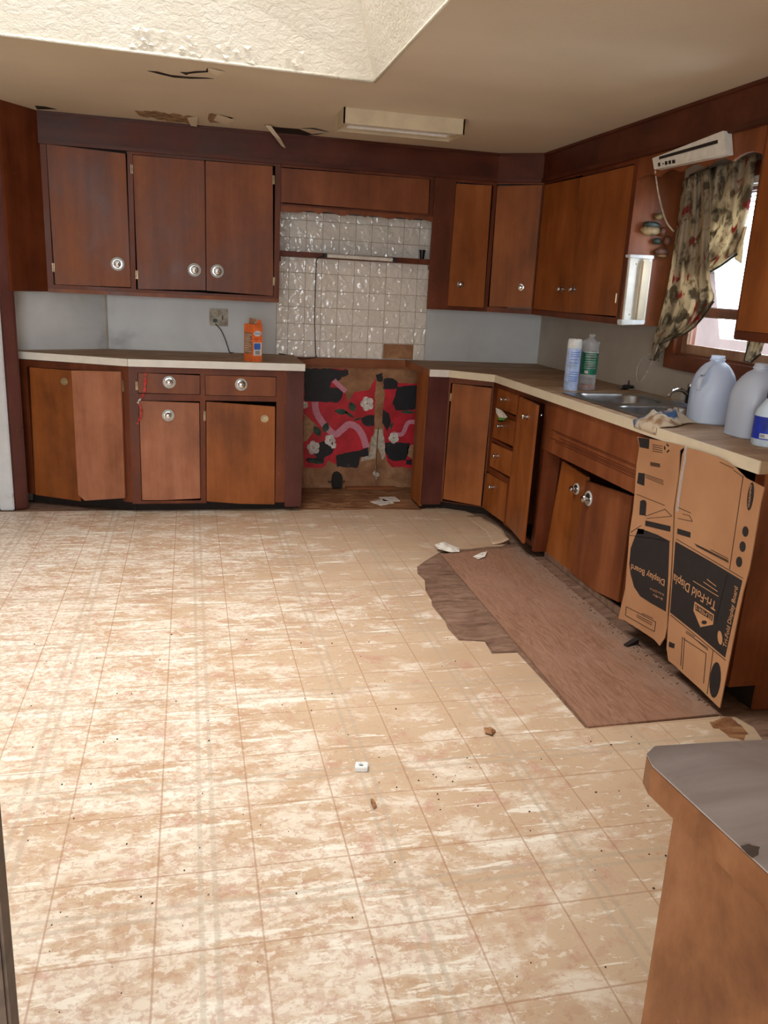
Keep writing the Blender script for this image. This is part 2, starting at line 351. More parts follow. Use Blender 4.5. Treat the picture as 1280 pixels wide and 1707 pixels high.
# sheet vinyl with the torn-out area in front of the right-hand cabinets
torn = [(1.567, 5.10), (1.64, 5.10), (1.78, 4.98), (1.845, 4.75), (1.838, 4.55), (1.835, 4.40), (1.815, 4.289), (1.76, 4.24), (1.66, 4.235), (1.55, 4.20), (1.46, 4.20), (1.385, 4.187), (1.33, 4.13), (1.283, 4.079), (1.215, 4.00), (1.155, 3.922), (1.13, 3.82), (1.14, 3.72), (1.105, 3.58), (1.10, 3.46), (1.082, 3.387), (1.088, 3.2), (1.078, 3.12), (1.088, 3.0), (1.194, 2.976), (1.184, 2.861), (1.293, 2.859), (1.30, 2.6), (1.302, 2.262), (1.5, 2.262), (1.829, 2.268), (1.885, 2.257), (1.905, 2.18), (1.883, 2.107), (1.87, 1.9), (1.92, 1.6), (1.92, -2.4), (XL, -2.4), (XL, 5.10), (.69, 5.10), (.69, 5.07), (.95, 5.04), (1.2, 5.06), (1.42, 5.03), (1.47, 5.02)]
floor = struct('floor', MB().prism(Flat(0), torn, -.004, 0), M['vinyl'])
struct('floor_underlay', MB().prism(Flat(0), [(XL, YR), (RW+.3, YR), (RW+.3, B_+.1), (XL, B_+.1)], -.06, -.0045), M['under'])
struct('floor_rotten', MB().prism(Flat(0), [(.66, 4.99), (.95, 5.0), (1.2, 5.02), (1.5, 4.98), (1.60, 5.08), (1.60, B_), (.66, B_)], -.0045, -.001), M['rotten'])
t = thing('plywood_sheet', 'brown plywood patch laid over torn floor before the sink cabinets', 'plywood')
MB().prism(Flat(0), [(1.311, 2.259), (1.833, 2.276), (1.851, 4.20), (1.34, 4.106)], -.004, .006).build('sheet', M['ply'], t, bevel=.001)
t = thing('old_vinyl_layer', 'older grey brown floor layer exposed left of the plywood', 'floor patch')
MB().prism(Flat(0), [(1.30, 2.87), (1.335, 4.16), (1.21, 4.05), (1.14, 3.9), (1.10, 3.4), (1.10, 3.02), (1.2, 2.99), (1.20, 2.88)], -.004, -.0015).build('layer', M['under'], t)
# curled loose end of the sheet vinyl by the corner cabinets
g = []
for i in range(13):
    row = []
    for j in range(6):
        s, q = i/12, j/5
        y = 4.86-.60*s; xe = 1.846-.03*s**2-.012*math.sin(s*8); x = xe-.10+.10*q
        row.append((x, y, .0026+.028*(q**2)*min(1, s*3)*(.35+.65*s)))
    g.append(row)
MB().grid(g).build('vinyl_flap', M['vinyl'], smooth=True, solid=.003, label='curled loose end of the sheet vinyl by the corner cabinet', cat='vinyl')

SKX0, SKX1, SKY0 = -1.6, .78, 1.75
sk = [(SKX0, SKY0), (SKX1, SKY0), (.798, 3.85), (-.693, 3.757), (SKX0, 3.73)]
ctop = [(XL, YR), (RW+.3, YR), (RW+.3, B_+.4), (XL, B_+.4)]
struct('ceiling', MB().prism(Flat(HC), ctop, 0, .03, [sk]), M['ceil'])
cx, cy = -.4, 2.8
topk = [(SKX0+.12, SKY0+.12), (.58, SKY0+.12), (.58, 3.63), (-.693, 3.60), (SKX0+.12, 3.60)]
well = MB(); n = len(sk)
mid = lambda a, b, f: (a[0]+(b[0]-a[0])*f, a[1]+(b[1]-a[1])*f)
for k in range(n):
    a, b = sk[k], sk[(k+1) % n]; c, d = topk[k], topk[(k+1) % n]
    oa = lambda p: Vector((p[0]+(p[0]-cx)*.05, p[1]+(p[1]-cy)*.05, 0))
    za, zb = HC+.001, 2.86
    lo = [Vector((a[0], a[1], za)), Vector((b[0], b[1], za)), oa(b)+Vector((0, 0, za)), oa(a)+Vector((0, 0, za))]
    hi = [Vector((c[0], c[1], zb)), Vector((d[0], d[1], zb)), oa(d)+Vector((0, 0, zb)), oa(c)+Vector((0, 0, zb))]
    well.quadbox(lo+hi)
struct('skylight_well', well, M['stucco'])
# corner bead along the edge of the well
be = MB()
for k in range(n):
    a, b = sk[k], sk[(k+1) % n]; be.tube([(a[0], a[1], HC-.001), (b[0], b[1], HC-.001)], .007, 6)
struct('trim_1', be, M['stucco'], smooth=True)
# walls
struct('wall_back', MB().box((-.517, B_, -.05), (RW+.1, B_+.1, HC)), M['splash'])
wr = MB()
W0, W1, WZ0, WZ1 = 3.0, 3.90, 1.15, 1.98
wr.box((RW, YR, -.05), (RW+.1, W0, HC)); wr.box((RW, W1, -.05), (RW+.1, B_+.1, HC)); wr.box((RW, W0, -.05), (RW+.1, W1, WZ0)); wr.box((RW, W0, WZ1), (RW+.1, W1, HC))
m_ = N('grey_wall_board', .5); M['greywall'] = m_.col(m_.ramp(m_.noise(m_.co(), 3, 4), [(.3, (176, 164, 148)), (.7, (196, 186, 172))]))
struct('wall_right', wr, M['greywall'])
FL = Frame((-1.03, 5.36), (-.517+1.03, B_-5.36))     # diagonal wall at the left end
LLen = math.hypot(.513, B_-5.36)
struct('wall_left', MB().fbox(FL, 0, LLen, -.05, HC, -.08, 0), M['splash'])
struct('trim_2', MB().tube([(-.517, B_-.004, ZL), (-.517, B_-.004, ZUB)], .006, 6), M['grout'])
# doorway at the left edge
struct('door_1', MB().box((-1.125, 5.125, 0), (-1.045, 5.33, HC)), M['jamb'], bevel=.006)
struct('trim_3', MB().fbox(Frame((-1.05, 5.135), (.075, .03)), 0, .085, -.004, HC, -.06, .012), M['purple'], bevel=.012)
struct('wall_hall', MB().box((XL, 6.9, -.05), (-.5, 7.0, HC+.3)), M['beige'])
struct('wall_outer_left', MB().box((XL-.1, YR, -.05), (XL, 7.0, HC)), M['beige'])
struct('wall_divider', MB().box((XL, 5.2, -.05), (-1.95, 5.32, HC)), M['beige'])
struct('floor_hall', MB().box((XL, B_+.1, -.06), (-.5, 6.9, -.002)), M['greyfloor'])
struct('wall_hall_side', MB().box((-.6, 5.75, -.05), (-.5, 6.9, HC)), M['beige'])
struct('ceiling_hall', MB().box((XL, B_+.4, HC), (-.5, 7.0, HC+.05)), M['beige'])
struct('baseboard_hall', MB().box((XL, 6.87, 0), (-.6, 6.9, .12)), M['white'])
# rear wall with the window that lights the room
rw = MB(); rw.box((XL, YR-.1, -.05), (-2.05, YR, HC)); rw.box((.15, YR-.1, -.05), (RW+.1, YR, HC)); rw.box((-2.05, YR-.1, -.05), (.15, YR, .7)); rw.box((-2.05, YR-.1, 2.2), (.15, YR, HC))
struct('wall_rear', rw, M['beige'])

# ------------------------------------------------------------------ cabinet helpers
FU = Frame((0, UB), (1, 0)); FF = Frame((0, FB+.02), (1, 0)); FR = Frame((RF+.02, 0), (0, -1)); FRU = Frame((RU, 0), (0, -1))
FD = Frame((1.957, UB), (RU-1.957, 5.205-UB)); FDL = math.hypot(RU-1.957, UB-5.205)
FA = Frame((-1.0, 5.27), (-.352+1.0, FB+.02-5.27)); FAL = math.hypot(.648, 5.27-FB-.02)
FE = Frame((1.615, FB+.02), (RF+.02-1.615, 4.87-FB-.02)); FEL = math.hypot(RF+.02-1.615, FB+.02-4.87)
def face_frame(fr, u0, u1, z0, z1, holes, mat, parent, name='face_frame', n0=-.02, n1=0):
    us = sorted({u0, u1, *[h[i] for h in holes for i in (0, 1)]}); zs = sorted({z0, z1, *[h[i] for h in holes for i in (2, 3)]})
    mb = MB()
    for a, b in zip(us, us[1:]):
        run = None
        for c, d in zip(zs, zs[1:]):
            mu, mz = (a+b)/2, (c+d)/2
            if mu < u0 or mu > u1 or mz < z0 or mz > z1: continue
            if any(h[0] < mu < h[1] and h[2] < mz < h[3] for h in holes): continue
            mb.fbox(fr, a, b, c, d, n0, n1)
    return mb.build(name, mat, parent)
def quad(fr, px, n=0): return [fr.uv(x, y, n) for x, y in px]
def bb(q, e=.002):
    return (min(p[0] for p in q)-e, max(p[0] for p in q)+e, min(p[1] for p in q)-e, max(p[1] for p in q)+e)
def door(fr, px, mat, parent, name='door', n0=-.012, n1=.006, **k):
    q = quad(fr, px, n1); return MB().prism(fr, q, n0, n1).build(name, mat, parent, bevel=.0022, **k), q
def knob(fr, px, py, parent, r=.04, n=.006, label=None):
    u, z = fr.uv(px, py, n); c = fr.P(u, z, n)
    k = MB().lathe(c, fr.n, [(r, 0), (r, .002), (r*.93, .005), (r*.80, .006), (r*.76, .003)], 28).build('knob_plate', M['knobring'], parent, smooth='auto', label=label)
    MB().lathe(c+fr.n*.003, fr.n, [(r*.74, 0), (r*.70, .003), (r*.34, .004), (r*.26, .012), (r*.32, .018), (r*.52, .022), (r*.56, .027), (r*.46, .033), (r*.2, .036), (.0005, .0365)], 24).build('knob', M['chrome'], parent, smooth='auto')
def small_knob(fr, px, py, parent, r=.017, n=.006):
    u, z = fr.uv(px, py, n); c = fr.P(u, z, n)
    MB().lathe(c, fr.n, [(r*1.25, 0), (r*1.25, .002), (r*.5, .004), (r*.45, .014), (r*.9, .019), (r, .026), (r*.8, .032), (r*.3, .035), (.0005, .0355)], 20).build('knob', M['chrome'], parent, smooth='auto')
def hinge(fr, px, py, parent, n=.004, h=.05):
    u, z = fr.uv(px, py, n); MB().fbox(fr, u-.006, u+.006, z-h/2, z+h/2, n-.001, n+.004).tube([fr.P(u, z-h/2, n+.005), fr.P(u, z+h/2, n+.005)], .0035, 6).build('hinge', M['brass'], parent)
def carcass(fr, u0, u1, z0, z1, depth, parent, mat=None, sides=(1, 1), side_mat=None):
    """box behind the face frame, closed all round: dark lining on the inside"""
    mb = MB(); t_ = .015
    mb.fbox(fr, u0, u1, z0, z0+t_, -depth, -.0205); mb.fbox(fr, u0, u1, z1-t_, z1, -depth, -.0205); mb.fbox(fr, u0, u1, z0, z1, -depth, -depth+t_)
    mb.build('carcass', M['darkin'], parent)
    for a, b in ((u0, u0+t_), (u1-t_, u1)): MB().fbox(fr, a, b, z0, z1, -depth, -.0205).build('side_panel', side_mat or M['cabdark'], parent)

# ------------------------------------------------------------------ upper cabinets, left of the range gap
t = thing('upper_cabinet', 'brown three-door upper cabinet above the long left worktop', 'cabinet')
dpx = [[(77, 240), (209, 256), (218, 479), (92, 474)], [(221, 258), (341, 268), (343, 484), (230, 482)], [(342.5, 268), (454.5, 277), (455.6, 493.5), (344.3, 484.5)]]
hs = [bb(quad(FU, d)) for d in dpx]
face_frame(FU, -.82, .556, ZUB, ZS, hs, M['cabdark'], t); carcass(FU, -.80, .556, ZUB, ZS, UB-B_ and B_-UB-.002, t)
for i, d in enumerate(dpx):
    dd, q = door(FU, d, M['cab'], t)
    k = [(196, 440), (324, 450), (362, 452)][i]; knob(FU, *k, dd)
for a in ((89, 446), (228, 458), (456.5, 469), (456, 300), (219.5, 282)): hinge(FU, *a, t)
MB().fbox(FU, -.82, .556, ZUB-.003, ZUB+.02, .0, .006).build('bottom_rail', M['cab'], t, bevel=.002)

# valance cabinet above the range gap
t = thing('range_valance_cabinet', 'shallow brown cabinet with scalloped lower edge above the tiles', 'cabinet')
pq = quad(FU, [(468.5, 279.5), (716, 299), (714, 357), (468.5, 337)]); u0, u1, zz0, zz1 = bb(pq, .001)
face_frame(FU, .558, 1.536, zz0-.02, ZS, [(u0, u1, zz0, zz1)], M['cabdark'], t); carcass(FU, .558, 1.536, zz0-.02, ZS, .265, t)
door(FU, [(468.5, 279.5), (716, 299), (714, 357), (468.5, 337)], M['cab'], t, 'panel', n1=.003)
sc = [(.558, zz0-.0)]
pts = [(468, 352.5), (480, 353), (497, 354.5), (505, 353), (515, 351.5), (524, 353), (532, 357), (540, 353.5), (548, 353), (556, 355), (566, 359), (575, 359.5), (583, 357.5), (592, 357), (600, 358), (609, 362), (617, 359.5), (625, 359.5), (636, 362), (648, 365), (655, 364.5), (663, 362.5), (672, 362.5), (684, 367), (692, 364.5), (700, 364.5), (708, 366.5), (718, 370)]
sc = [(.558, zz0-.012)]+[FU.uv(x, y, .004) for x, y in pts]+[(1.536, zz0-.012)]
sc[1] = (.558, sc[1][1]); sc[-2] = (1.536, sc[-2][1])
MB().prism(FU, sc, -.014, .005).build('scalloped_board', M['cab'], t)

# corner upper cabinet: straight face and diagonal face
t = thing('corner_upper_cabinet', 'brown corner upper cabinet with one straight and one diagonal door', 'cabinet')
d1 = [(761, 306), (820, 309), (806, 513), (746, 510)]; d2 = [(829, 310), (904.5, 308), (885.5, 513.5), (815, 511)]
face_frame(FU, 1.538, 1.957, ZUB, ZS, [bb(quad(FU, d1))], M['cabdark'], t); face_frame(FD, 0, FDL, ZUB, ZS, [bb(quad(FD, d2))], M['cabdark'], t)
MB().box((1.616, UB+.021, ZUB), (1.63, B_-.002, ZS)).box((1.63, B_-.018, ZUB), (2.2, B_-.002, ZS)).box((1.616, UB+.021, ZUB), (1.96, B_-.002, ZUB+.015)).build('carcass', M['darkin'], t)
MB().box((1.614, UB+.001, ZUB), (1.6155, B_-.001, ZS)).build('side_panel', M['cab'], t)
dd, q = door(FU, d1, M['orange'], t); small_knob(FU, 767, 474, dd); dd, q = door(FD, d2, M['orange'], t); small_knob(FD, 868, 479, dd)
# right-hand run of uppers
t = thing('side_upper_cabinet', 'orange brown two-door upper cabinet between corner and window', 'cabinet')
d1 = [(908, 308), (966, 296), (946.5, 521), (888.5, 515)]; d2 = [(967, 296), (1055, 275), (1026, 527), (947.5, 521)]
face_frame(FRU, -5.205, -4.03, ZUB, ZS, [bb(quad(FRU, d1)), bb(quad(FRU, d2))], M['cabdark'], t)
carcass(FRU, -5.2, -4.03, ZUB, ZS, .265, t, side_mat=M['cab'])
MB().box((RU+.001, 4.0285, ZUB), (RW-.002, 4.03, ZS)).build('end_panel', M['cab'], t)
dd, q = door(FRU, d1, M['orange'], t); small_knob(FRU, 937, 482, dd); dd, q = door(FRU, d2, M['orange'], t); small_knob(FRU, 957, 482, dd)
hinge(FRU, 1028, 497, t)
t = thing('far_upper_cabinet', 'orange brown upper cabinet on the right of the curtained window', 'cabinet')
d1 = [(1256, 330), (1292, 316), (1300, 562), (1224, 556)]
face_frame(FRU, -3.06, -1.6, ZUB, ZS, [(-3.045, -2.35, ZUB+.03, 2.09)], M['cabdark'], t); carcass(FRU, -3.06, -1.6, ZUB, ZS, .265, t)
MB().fbox(FRU, -3.043, -2.352, ZUB+.032, 2.088, -.012, .006).build('door', M['orange'], t, bevel=.002)
MB().box((RU, 3.06, ZUB-.006), (RW-.002, 1.6, ZUB-.0005)).build('underside_panel', M['cabdark'], t)

# soffit and ceiling moulding, left filler panel
so = MB(); mo = MB(); tp = MB()
for fr, a, b in ((FU, -.825, 1.962), (FD, -.004, FDL+.004), (FRU, -5.21, -1.6)):
    so.fbox(fr, a, b, ZS+.002, HC-.001, -.10, .014); mo.fbox(fr, a, b, ZS-.004, ZS+.018, .0, .024); mo.fbox(fr, a, b, HC-.018, HC-.001, .0, .022)
struct('trim_soffit', so, M['soffit']); struct('trim_4', mo, M['soffit'], bevel=.003)
FLP = Frame((-.975, 5.135), (-.82+.975, UB-5.135)); LL = math.hypot(.155, UB-5.135)
struct('trim_5', MB().fbox(FLP, 0, LL+.005, ZUB, HC-.001, -.03, 0), M['cabdark'])  # filler panel: darker frame wood puts its shade into the colour
# window valance board
t = thing('window_valance_board', 'dark scalloped wooden board across the top of the window', 'valance')
sc = [(-4.03, ZS)]; nn = 40
for i in range(nn+1):
    f = i/nn; u = -4.03+.97*f; a = abs(math.sin(f*math.pi*5)); sc.append((u, 2.018-.022*(1-a)))
sc.append((-3.06, ZS)); MB().prism(FRU, sc, -.018, .0).build('board', M['cab'], t)

# ------------------------------------------------------------------ tiles behind the range
bs = thing('tile_backsplash', 'square of glossy off-white wavy tiles behind the missing range', 'tiles')
MB().box((.566, B_-.004, .93), (1.614, B_-.0005, 2.0)).build('grout_bed', M['grout'], bs)
TP = .11025; xs = [.568]+[.646+TP*i for i in range(9)]+[1.612]
tm = {}
def tile_mesh(wd, hd):
    key = (round(wd, 3), round(hd, 3))
    if key not in tm:
        o = MB().box((0, 0, 0), (wd-.004, -.006, hd-.004)).build('tile', M['tile'], bs, bevel=.0018); tm[key] = o; return o, True
    return tm[key], False
for r in range(9):
    for c in range(10):
        if r == 0 and c in (7, 8): continue
        wd = xs[c+1]-xs[c]; hd = TP if r < 8 else TP
        o, new = tile_mesh(wd, hd)
        if not new: o = o.copy(); COL.objects.link(o)
        o.location = (xs[c]+.002, B_-.004, .925+r*TP+.002); o.rotation_euler = (random.uniform(-.006, .006), 0, random.uniform(-.006, .006))
MB().box((1.315, B_-.007, .93), (1.53, B_-.0042, 1.03)).build('bare_patch', M['board'], bs, label='bare brown patch where two tiles are missing')
# shelf in the tile niche
t = thing('niche_shelf', 'narrow dark wooden shelf across the tiled niche', 'shelf')
MB().box((.56, B_-.13, 1.572), (1.613, B_-.012, 1.606)).build('board', M['cabdark'], t, bevel=.003)
for x in (.565, 1.597): MB().box((x, B_-.12, 1.54), (x+.014, B_-.012, 1.571)).build('cleat', M['cabdark'], t)
t = thing('shelf_strip_light', 'white fluorescent strip light on the front of the niche shelf', 'light')
MB().box((.86, B_-.155, 1.578), (1.34, B_-.131, 1.602)).build('housing', M['black'], t, bevel=.002)
MB().tube([(.872, B_-.165, 1.591), (1.315, B_-.165, 1.589)], .013, 12).build('tube', M['lens'], t, smooth='auto')
for x in (.862, 1.318): MB().box((x-.012, B_-.178, 1.577), (x+.01, B_-.130, 1.604)).build('end_cap', M['black'], t, bevel=.002)
t = thing('small_black_cup', 'small black cup standing on the right end of niche shelf', 'cup')
MB().lathe((1.535, B_-.07, 1.606), (0, 0, 1), [(.014, 0), (.02, .055), (.022, .055), (.022, .06), (.018, .06), (.013, .005)], 16).build('cup', M['black'], t, smooth='auto')

# ------------------------------------------------------------------ range gap: ledge, board, torn wallpaper
FG = Frame((0, B_-.002), (1, 0))
tag(MB().box((.688, B_-.03, .862), (1.60, B_-.001, .9235)).build('wall_ledge', M['ledge'], bevel=.003), 'brown wooden ledge strip under the tiles in the range gap', 'ledge')
wp = thing('torn_wallpaper', 'torn red floral wallpaper on the wall in the range gap', 'wallpaper')
MB().box((.685, B_-.004, 0), (1.60, B_-.001, .862)).build('hardboard', M['board'], wp)
def rag(px, amp=1.2, step=5, seed=1):
    rnd = random.Random(seed); out = []
    for (a, b) in zip(px, px[1:]+px[:1]):
        L = math.hypot(b[0]-a[0], b[1]-a[1]); k = max(1, int(L/step))
        for i in range(k):
            f = i/k; out.append((a[0]+(b[0]-a[0])*f+rnd.uniform(-amp, amp), a[1]+(b[1]-a[1])*f+rnd.uniform(-amp, amp)))
    return out
def patch(fr, px, n0, n1, mat, parent, name, amp=1.0, step=5, seed=1, **k):
    q = [fr.uv(x, y, n1) for x, y in (rag(px, amp, step, seed) if amp else px)]
    return MB().prism(fr, q, n0, n1).build(name, mat, parent, **k)
c6 = lambda x, y: (440+x/4, 580+y/4)
C6 = lambda l: [c6(*p) for p in l]
patch(FG, C6([(265, 140), (560, 140), (470, 200), (545, 300), (560, 360), (600, 300), (640, 290), (700, 280), (745, 200), (740, 330), (740, 480), (735, 560), (700, 640), (640, 740), (600, 790), (480, 780), (430, 750), (390, 800), (265, 800)]), .003, .0036, M['red'], wp, 'red_paper', seed=2)
patch(FG, C6([(800, 230), (1030, 240), (1010, 640), (1000, 800), (860, 795), (820, 760), (795, 640), (800, 560), (790, 430), (805, 330)]), .003, .0036, M['red'], wp, 'red_paper', seed=3)
dec = .0042
blk = [[(268, 138), (440, 138), (565, 150), (560, 180), (520, 195), (510, 215), (450, 225), (440, 260), (525, 275), (525, 320), (495, 365), (268, 355)],
       [(745, 180), (790, 165), (795, 225), (750, 222)], [(800, 205), (860, 200), (890, 225), (892, 270), (795, 275)], [(890, 258), (1035, 250), (1030, 400), (985, 415), (880, 415), (858, 370), (880, 300)],
       [(650, 470), (680, 448), (735, 448), (738, 520), (700, 525), (655, 505)], [(790, 415), (830, 440), (848, 500), (820, 560), (790, 500)],
       [(330, 650), (400, 618), (470, 655), (455, 700), (400, 735), (400, 770), (300, 765), (275, 750), (290, 735), (350, 735), (325, 695)],
       [(480, 715), (600, 690), (690, 665), (695, 720), (640, 728), (640, 750), (625, 798), (485, 790)], [(808, 632), (975, 632), (950, 745), (860, 755), (830, 735), (808, 700)], [(948, 745), (985, 742), (985, 775), (948, 780)]]
for i, b in enumerate(blk): patch(FG, C6(b), .0036, dec, M['char'], wp, 'black_patch', seed=i+10)
M['tanprint'] = plain('tan_print', (176, 136, 98), .6); M['whiteprint'] = plain('white_petals', (222, 216, 208), .6); M['leafprint'] = plain('leaf_green_print', (40, 72, 52), .6, var=.3); M['pinkprint'] = plain('pink_ribbon_print', (216, 140, 158), .6, var=.2, scale=260)
patch(FG, C6([(268, 440), (355, 520), (285, 620), (265, 625)]), .0036, .0042, M['tanprint'], wp, 'tan_shape', amp=.3)
patch(FG, C6([(955, 660), (1005, 640), (1003, 745), (955, 720)]), .0036, .0042, M['tanprint'], wp, 'tan_shape', amp=.5)
M['plaster'] = plain('bare_plaster', (196, 184, 168), .8)
patch(FG, C6([(745, 545), (790, 540), (800, 600), (815, 700), (790, 750), (760, 660), (740, 740), (645, 755), (650, 722), (700, 715), (720, 600)]), .003, .0042, M['plaster'], wp, 'plaster_patch', seed=31)
def strip(c, wd, mat, name):
    L = []; Rr = []
    for i, p in enumerate(c):
        a = c[max(i-1, 0)]; b = c[min(i+1, len(c)-1)]; dx, dy = b[0]-a[0], b[1]-a[1]; l = math.hypot(dx, dy)
        L.append((p[0]-dy/l*wd, p[1]+dx/l*wd)); Rr.append((p[0]+dy/l*wd, p[1]-dx/l*wd))
    patch(FG, C6(L+Rr[::-1]), .0036, .0044, mat, wp, name, amp=0)
def smooth(c, k=5):
    out = []
    for i in range(len(c)-1):
        p0, p1, p2, p3 = [Vector(c[max(0, min(len(c)-1, j))]) for j in (i-1, i, i+1, i+2)]
        for s in range(k):
            t_ = s/k; out.append(tuple(.5*((2*p1)+(-p0+p2)*t_+(2*p0-5*p1+4*p2-p3)*t_**2+(-p0+3*p1-3*p2+p3)*t_**3)))
    out.append(tuple(c[-1])); return out
def vs(c, k=5): return [tuple(v) for v in smooth([tuple(x)+(0,) if len(x) == 2 else tuple(x) for x in c], k)]
s2 = lambda c: [(p[0], p[1]) for p in vs(c)]
strip(s2([(340, 360), (350, 430), (400, 510), (470, 575), (520, 545), (565, 510), (620, 530), (660, 590), (682, 665)]), 22, M['pinkprint'], 'ribbon')
strip(s2([(465, 215), (500, 250), (545, 290)]), 16, M['pinkprint'], 'ribbon')
strip(s2([(860, 570), (920, 575), (960, 500), (1010, 495)]), 14, M['pinkprint'], 'ribbon')
def leaf(x, y, L, a, wd=.42):
    P = [(x+math.cos(a)*L*(f-.5)-math.sin(a)*L*wd*.5*math.sin(math.pi*f)*s, y+math.sin(a)*L*(f-.5)+math.cos(a)*L*wd*.5*math.sin(math.pi*f)*s) for s, fs in ((1, [0, .2, .4, .6, .8, 1]), (-1, [.8, .6, .4, .2])) for f in fs]
    patch(FG, C6(P), .0036, .0048, M['leafprint'], wp, 'leaf', amp=0)
for a in ((515, 425, 95, .1), (588, 392, 70, 1.2, .7), (355, 555, 80, 1.0, .6), (412, 530, 75, 1.9, .6), (570, 445, 80, .6, .25), (960, 428, 110, .05, .2), (340, 760, 110, .2, .2), (625, 475, 70, -.3, .2), (850, 520, 60, 1.9, .3)): leaf(*a)
def flower(x, y, r):
    mb = MB()
    for k in range(5):
        an = k*1.2566+x; q = [FG.uv(*c6(x+math.cos(an)*r*.55+math.cos(b)*r*.5, y+math.sin(an)*r*.6+math.sin(b)*r*.55), .005) for b in [j*.785 for j in range(8)]]
        mb.prism(FG, q, .004, .005+.0002*k)
    f = mb.build('flower', M['whiteprint'], wp)
    q = [FG.uv(*c6(x+math.cos(b)*r*.16, y+math.sin(b)*r*.18), .0064) for b in [j*.785 for j in range(8)]]
    MB().prism(FG, q, .0058, .0064).build('flower_centre', M['brass'], f)
for a in ((688, 372, 44), (440, 615, 36), (330, 665, 42), (272, 380, 22), (865, 600, 34), (462, 650, 20)): flower(*a)
# seam pipe chase / vertical crack with valve, black floor outlet
t = thing('gas_valve', 'small white and brass gas valve low on the gap wall', 'valve')
p = on(1, B_-.03, 627, 790)
MB().tube([(p.x, B_-.012, p.z+.34), (p.x-.004, B_-.012, p.z+.1), (p.x, B_-.016, p.z)], .005, 6).build('pipe', M['brass'], t)
MB().lathe((p.x, B_-.006, p.z), (0, -1, 0), [(.02, 0), (.02, .01), (.012, .014), (.012, .04), (.018, .042), (.018, .05), (.001, .05)], 12).build('body', M['plaster'], t)
MB().box((p.x-.012, B_-.056, p.z-.035), (p.x+.004, B_-.044, p.z+.025)).build('lever', M['chrome'], t, bevel=.002)
t = thing('black_appliance_outlet', 'black rounded appliance socket near the floor of range gap', 'socket')
p = on(1, B_-.04, 562, 800)
q = [(p.x+.036*math.cos(a), p.z+.01+.046*math.sin(a)) for a in [math.pi*i/8 for i in range(9)]]+[(p.x-.036, p.z-.055), (p.x+.036, p.z-.055)]
MB().prism(Frame((0, B_-.004), (1, 0)), q, 0, .05).build('housing', M['black'], t, bevel=.004)
for sx_ in (-1, 1): MB().lathe((p.x+sx_*.05, B_-.004, p.z-.02), (0, -1, 0), [(.012, 0), (.012, .006), (.005, .01), (.001, .01)], 10).build('screw', M['chrome'], t)
for i, (x, y, a) in enumerate(((1.33, 5.30, .1), (1.26, 5.22, .5))):
    o = MB().box((-.06, -.055, 0), (.06, .055, .006)).build('loose_tile', M['pink'] if 0 else M['tile'], bevel=.001, label=['loose tile lying under the torn wallpaper, the farther one', 'loose tile lying in the range gap, the nearer left one'][i], cat='tile')
    o.location = (x, y, -.001+.0); o.rotation_euler = (0, 0, a)
tag(MB().box((1.08, 5.58, 0), (1.45, 5.63, .014)).build('wood_lath', M['ledge'], bevel=.002), 'broken strip of pale wood along the back of range gap', 'wood strip')

# ------------------------------------------------------------------ base cabinets, left
t = thing('angled_base_cabinet', 'brown angled base cabinet beside the doorway post', 'cabinet')
o1 = [(48.5, 612), (126, 618), (135, 836), (59, 825)]
hz = bb(quad(FA, o1)); hz = (hz[0], FAL-.06, hz[2], hz[3])
face_frame(FA, 0, FAL, .07, ZL-.045, [hz], M['cabdark'], t); carcass(FA, .02, FAL-.02, .07, ZL-.045, .2, t)
dd, q = door(FA, o1, M['orange'], t, n0=-.018, n1=-.004)
small = FA.uv(107, 636, -.004); MB().lathe(FA.P(*small, -.004), FA.n, [(.022, 0), (.022, .0008), (.006, .001), (.006, .006), (.001, .007)], 14).build('screw', M['brass'], dd)
dd, q = door(FA, [(118.5, 617.5), (201, 619.5), (208, 830.5), (141, 835), (130, 825)], M['pink'], t, n0=.006, n1=.024, label='faded pinkish door hanging proud of its frame')
hinge(FA, 205, 643, t, n=.002, h=.07)
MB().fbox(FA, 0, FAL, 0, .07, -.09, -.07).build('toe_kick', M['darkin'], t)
t = thing('base_cabinet', 'brown base cabinet with two drawers over two doors beside range gap', 'cabinet')
dr = [[(230, 621.5), (333, 626), (333, 657.6), (230.6, 655)], [(342, 625.4), (460, 629), (459.6, 661), (342.6, 658.7)]]
dr_d = [[(231.7, 668), (332, 672), (334, 831), (275, 834), (237, 834)], [(343.7, 669.5), (458.6, 678), (457.5, 841), (400, 840), (344.5, 836)]]
hs = [bb(quad(FF, d)) for d in dr]+[bb(quad(FF, d), .003) for d in dr_d]
hs[3] = (hs[3][0], hs[3][1], hs[3][2], hs[3][3]+.004)
UE = FF.uv(478, 640)[0]
face_frame(FF, -.352, UE, .06, ZL-.045, hs, M['cabdark'], t); carcass(FF, -.35, UE, .06, ZL-.045, .60, t)
for d, k in zip(dr, ((282, 637), (402, 641))):
    dd, q = door(FF, d, M['pink'] if 0 else M['cab'], t, 'drawer'); knob(FF, *k, dd, r=.037)
dd, q = door(FF, dr_d[0], M['pink'], t); knob(FF, 280.5, 692.5, dd, r=.036)
dd, q = door(FF, dr_d[1], M['orange'], t, label='orange door sagging open at its top corner'); 
sm = FF.uv(441, 698, .006); MB().lathe(FF.P(*sm, .006), FF.n, [(.024, 0), (.024, .0008), (.006, .001), (.006, .004), (.001, .005)], 14).build('screw', M['brass'], dd)
hinge(FF, 341, 693, t, h=.06); hinge(FF, 228, 643, t, h=.05)
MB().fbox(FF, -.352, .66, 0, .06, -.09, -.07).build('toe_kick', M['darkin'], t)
MB().fbox(FF, UE, .6819, .03, ZL-.04, -.60, .004).build('end_post', M['purple'], t, bevel=.003, label='purple brown painted end post')
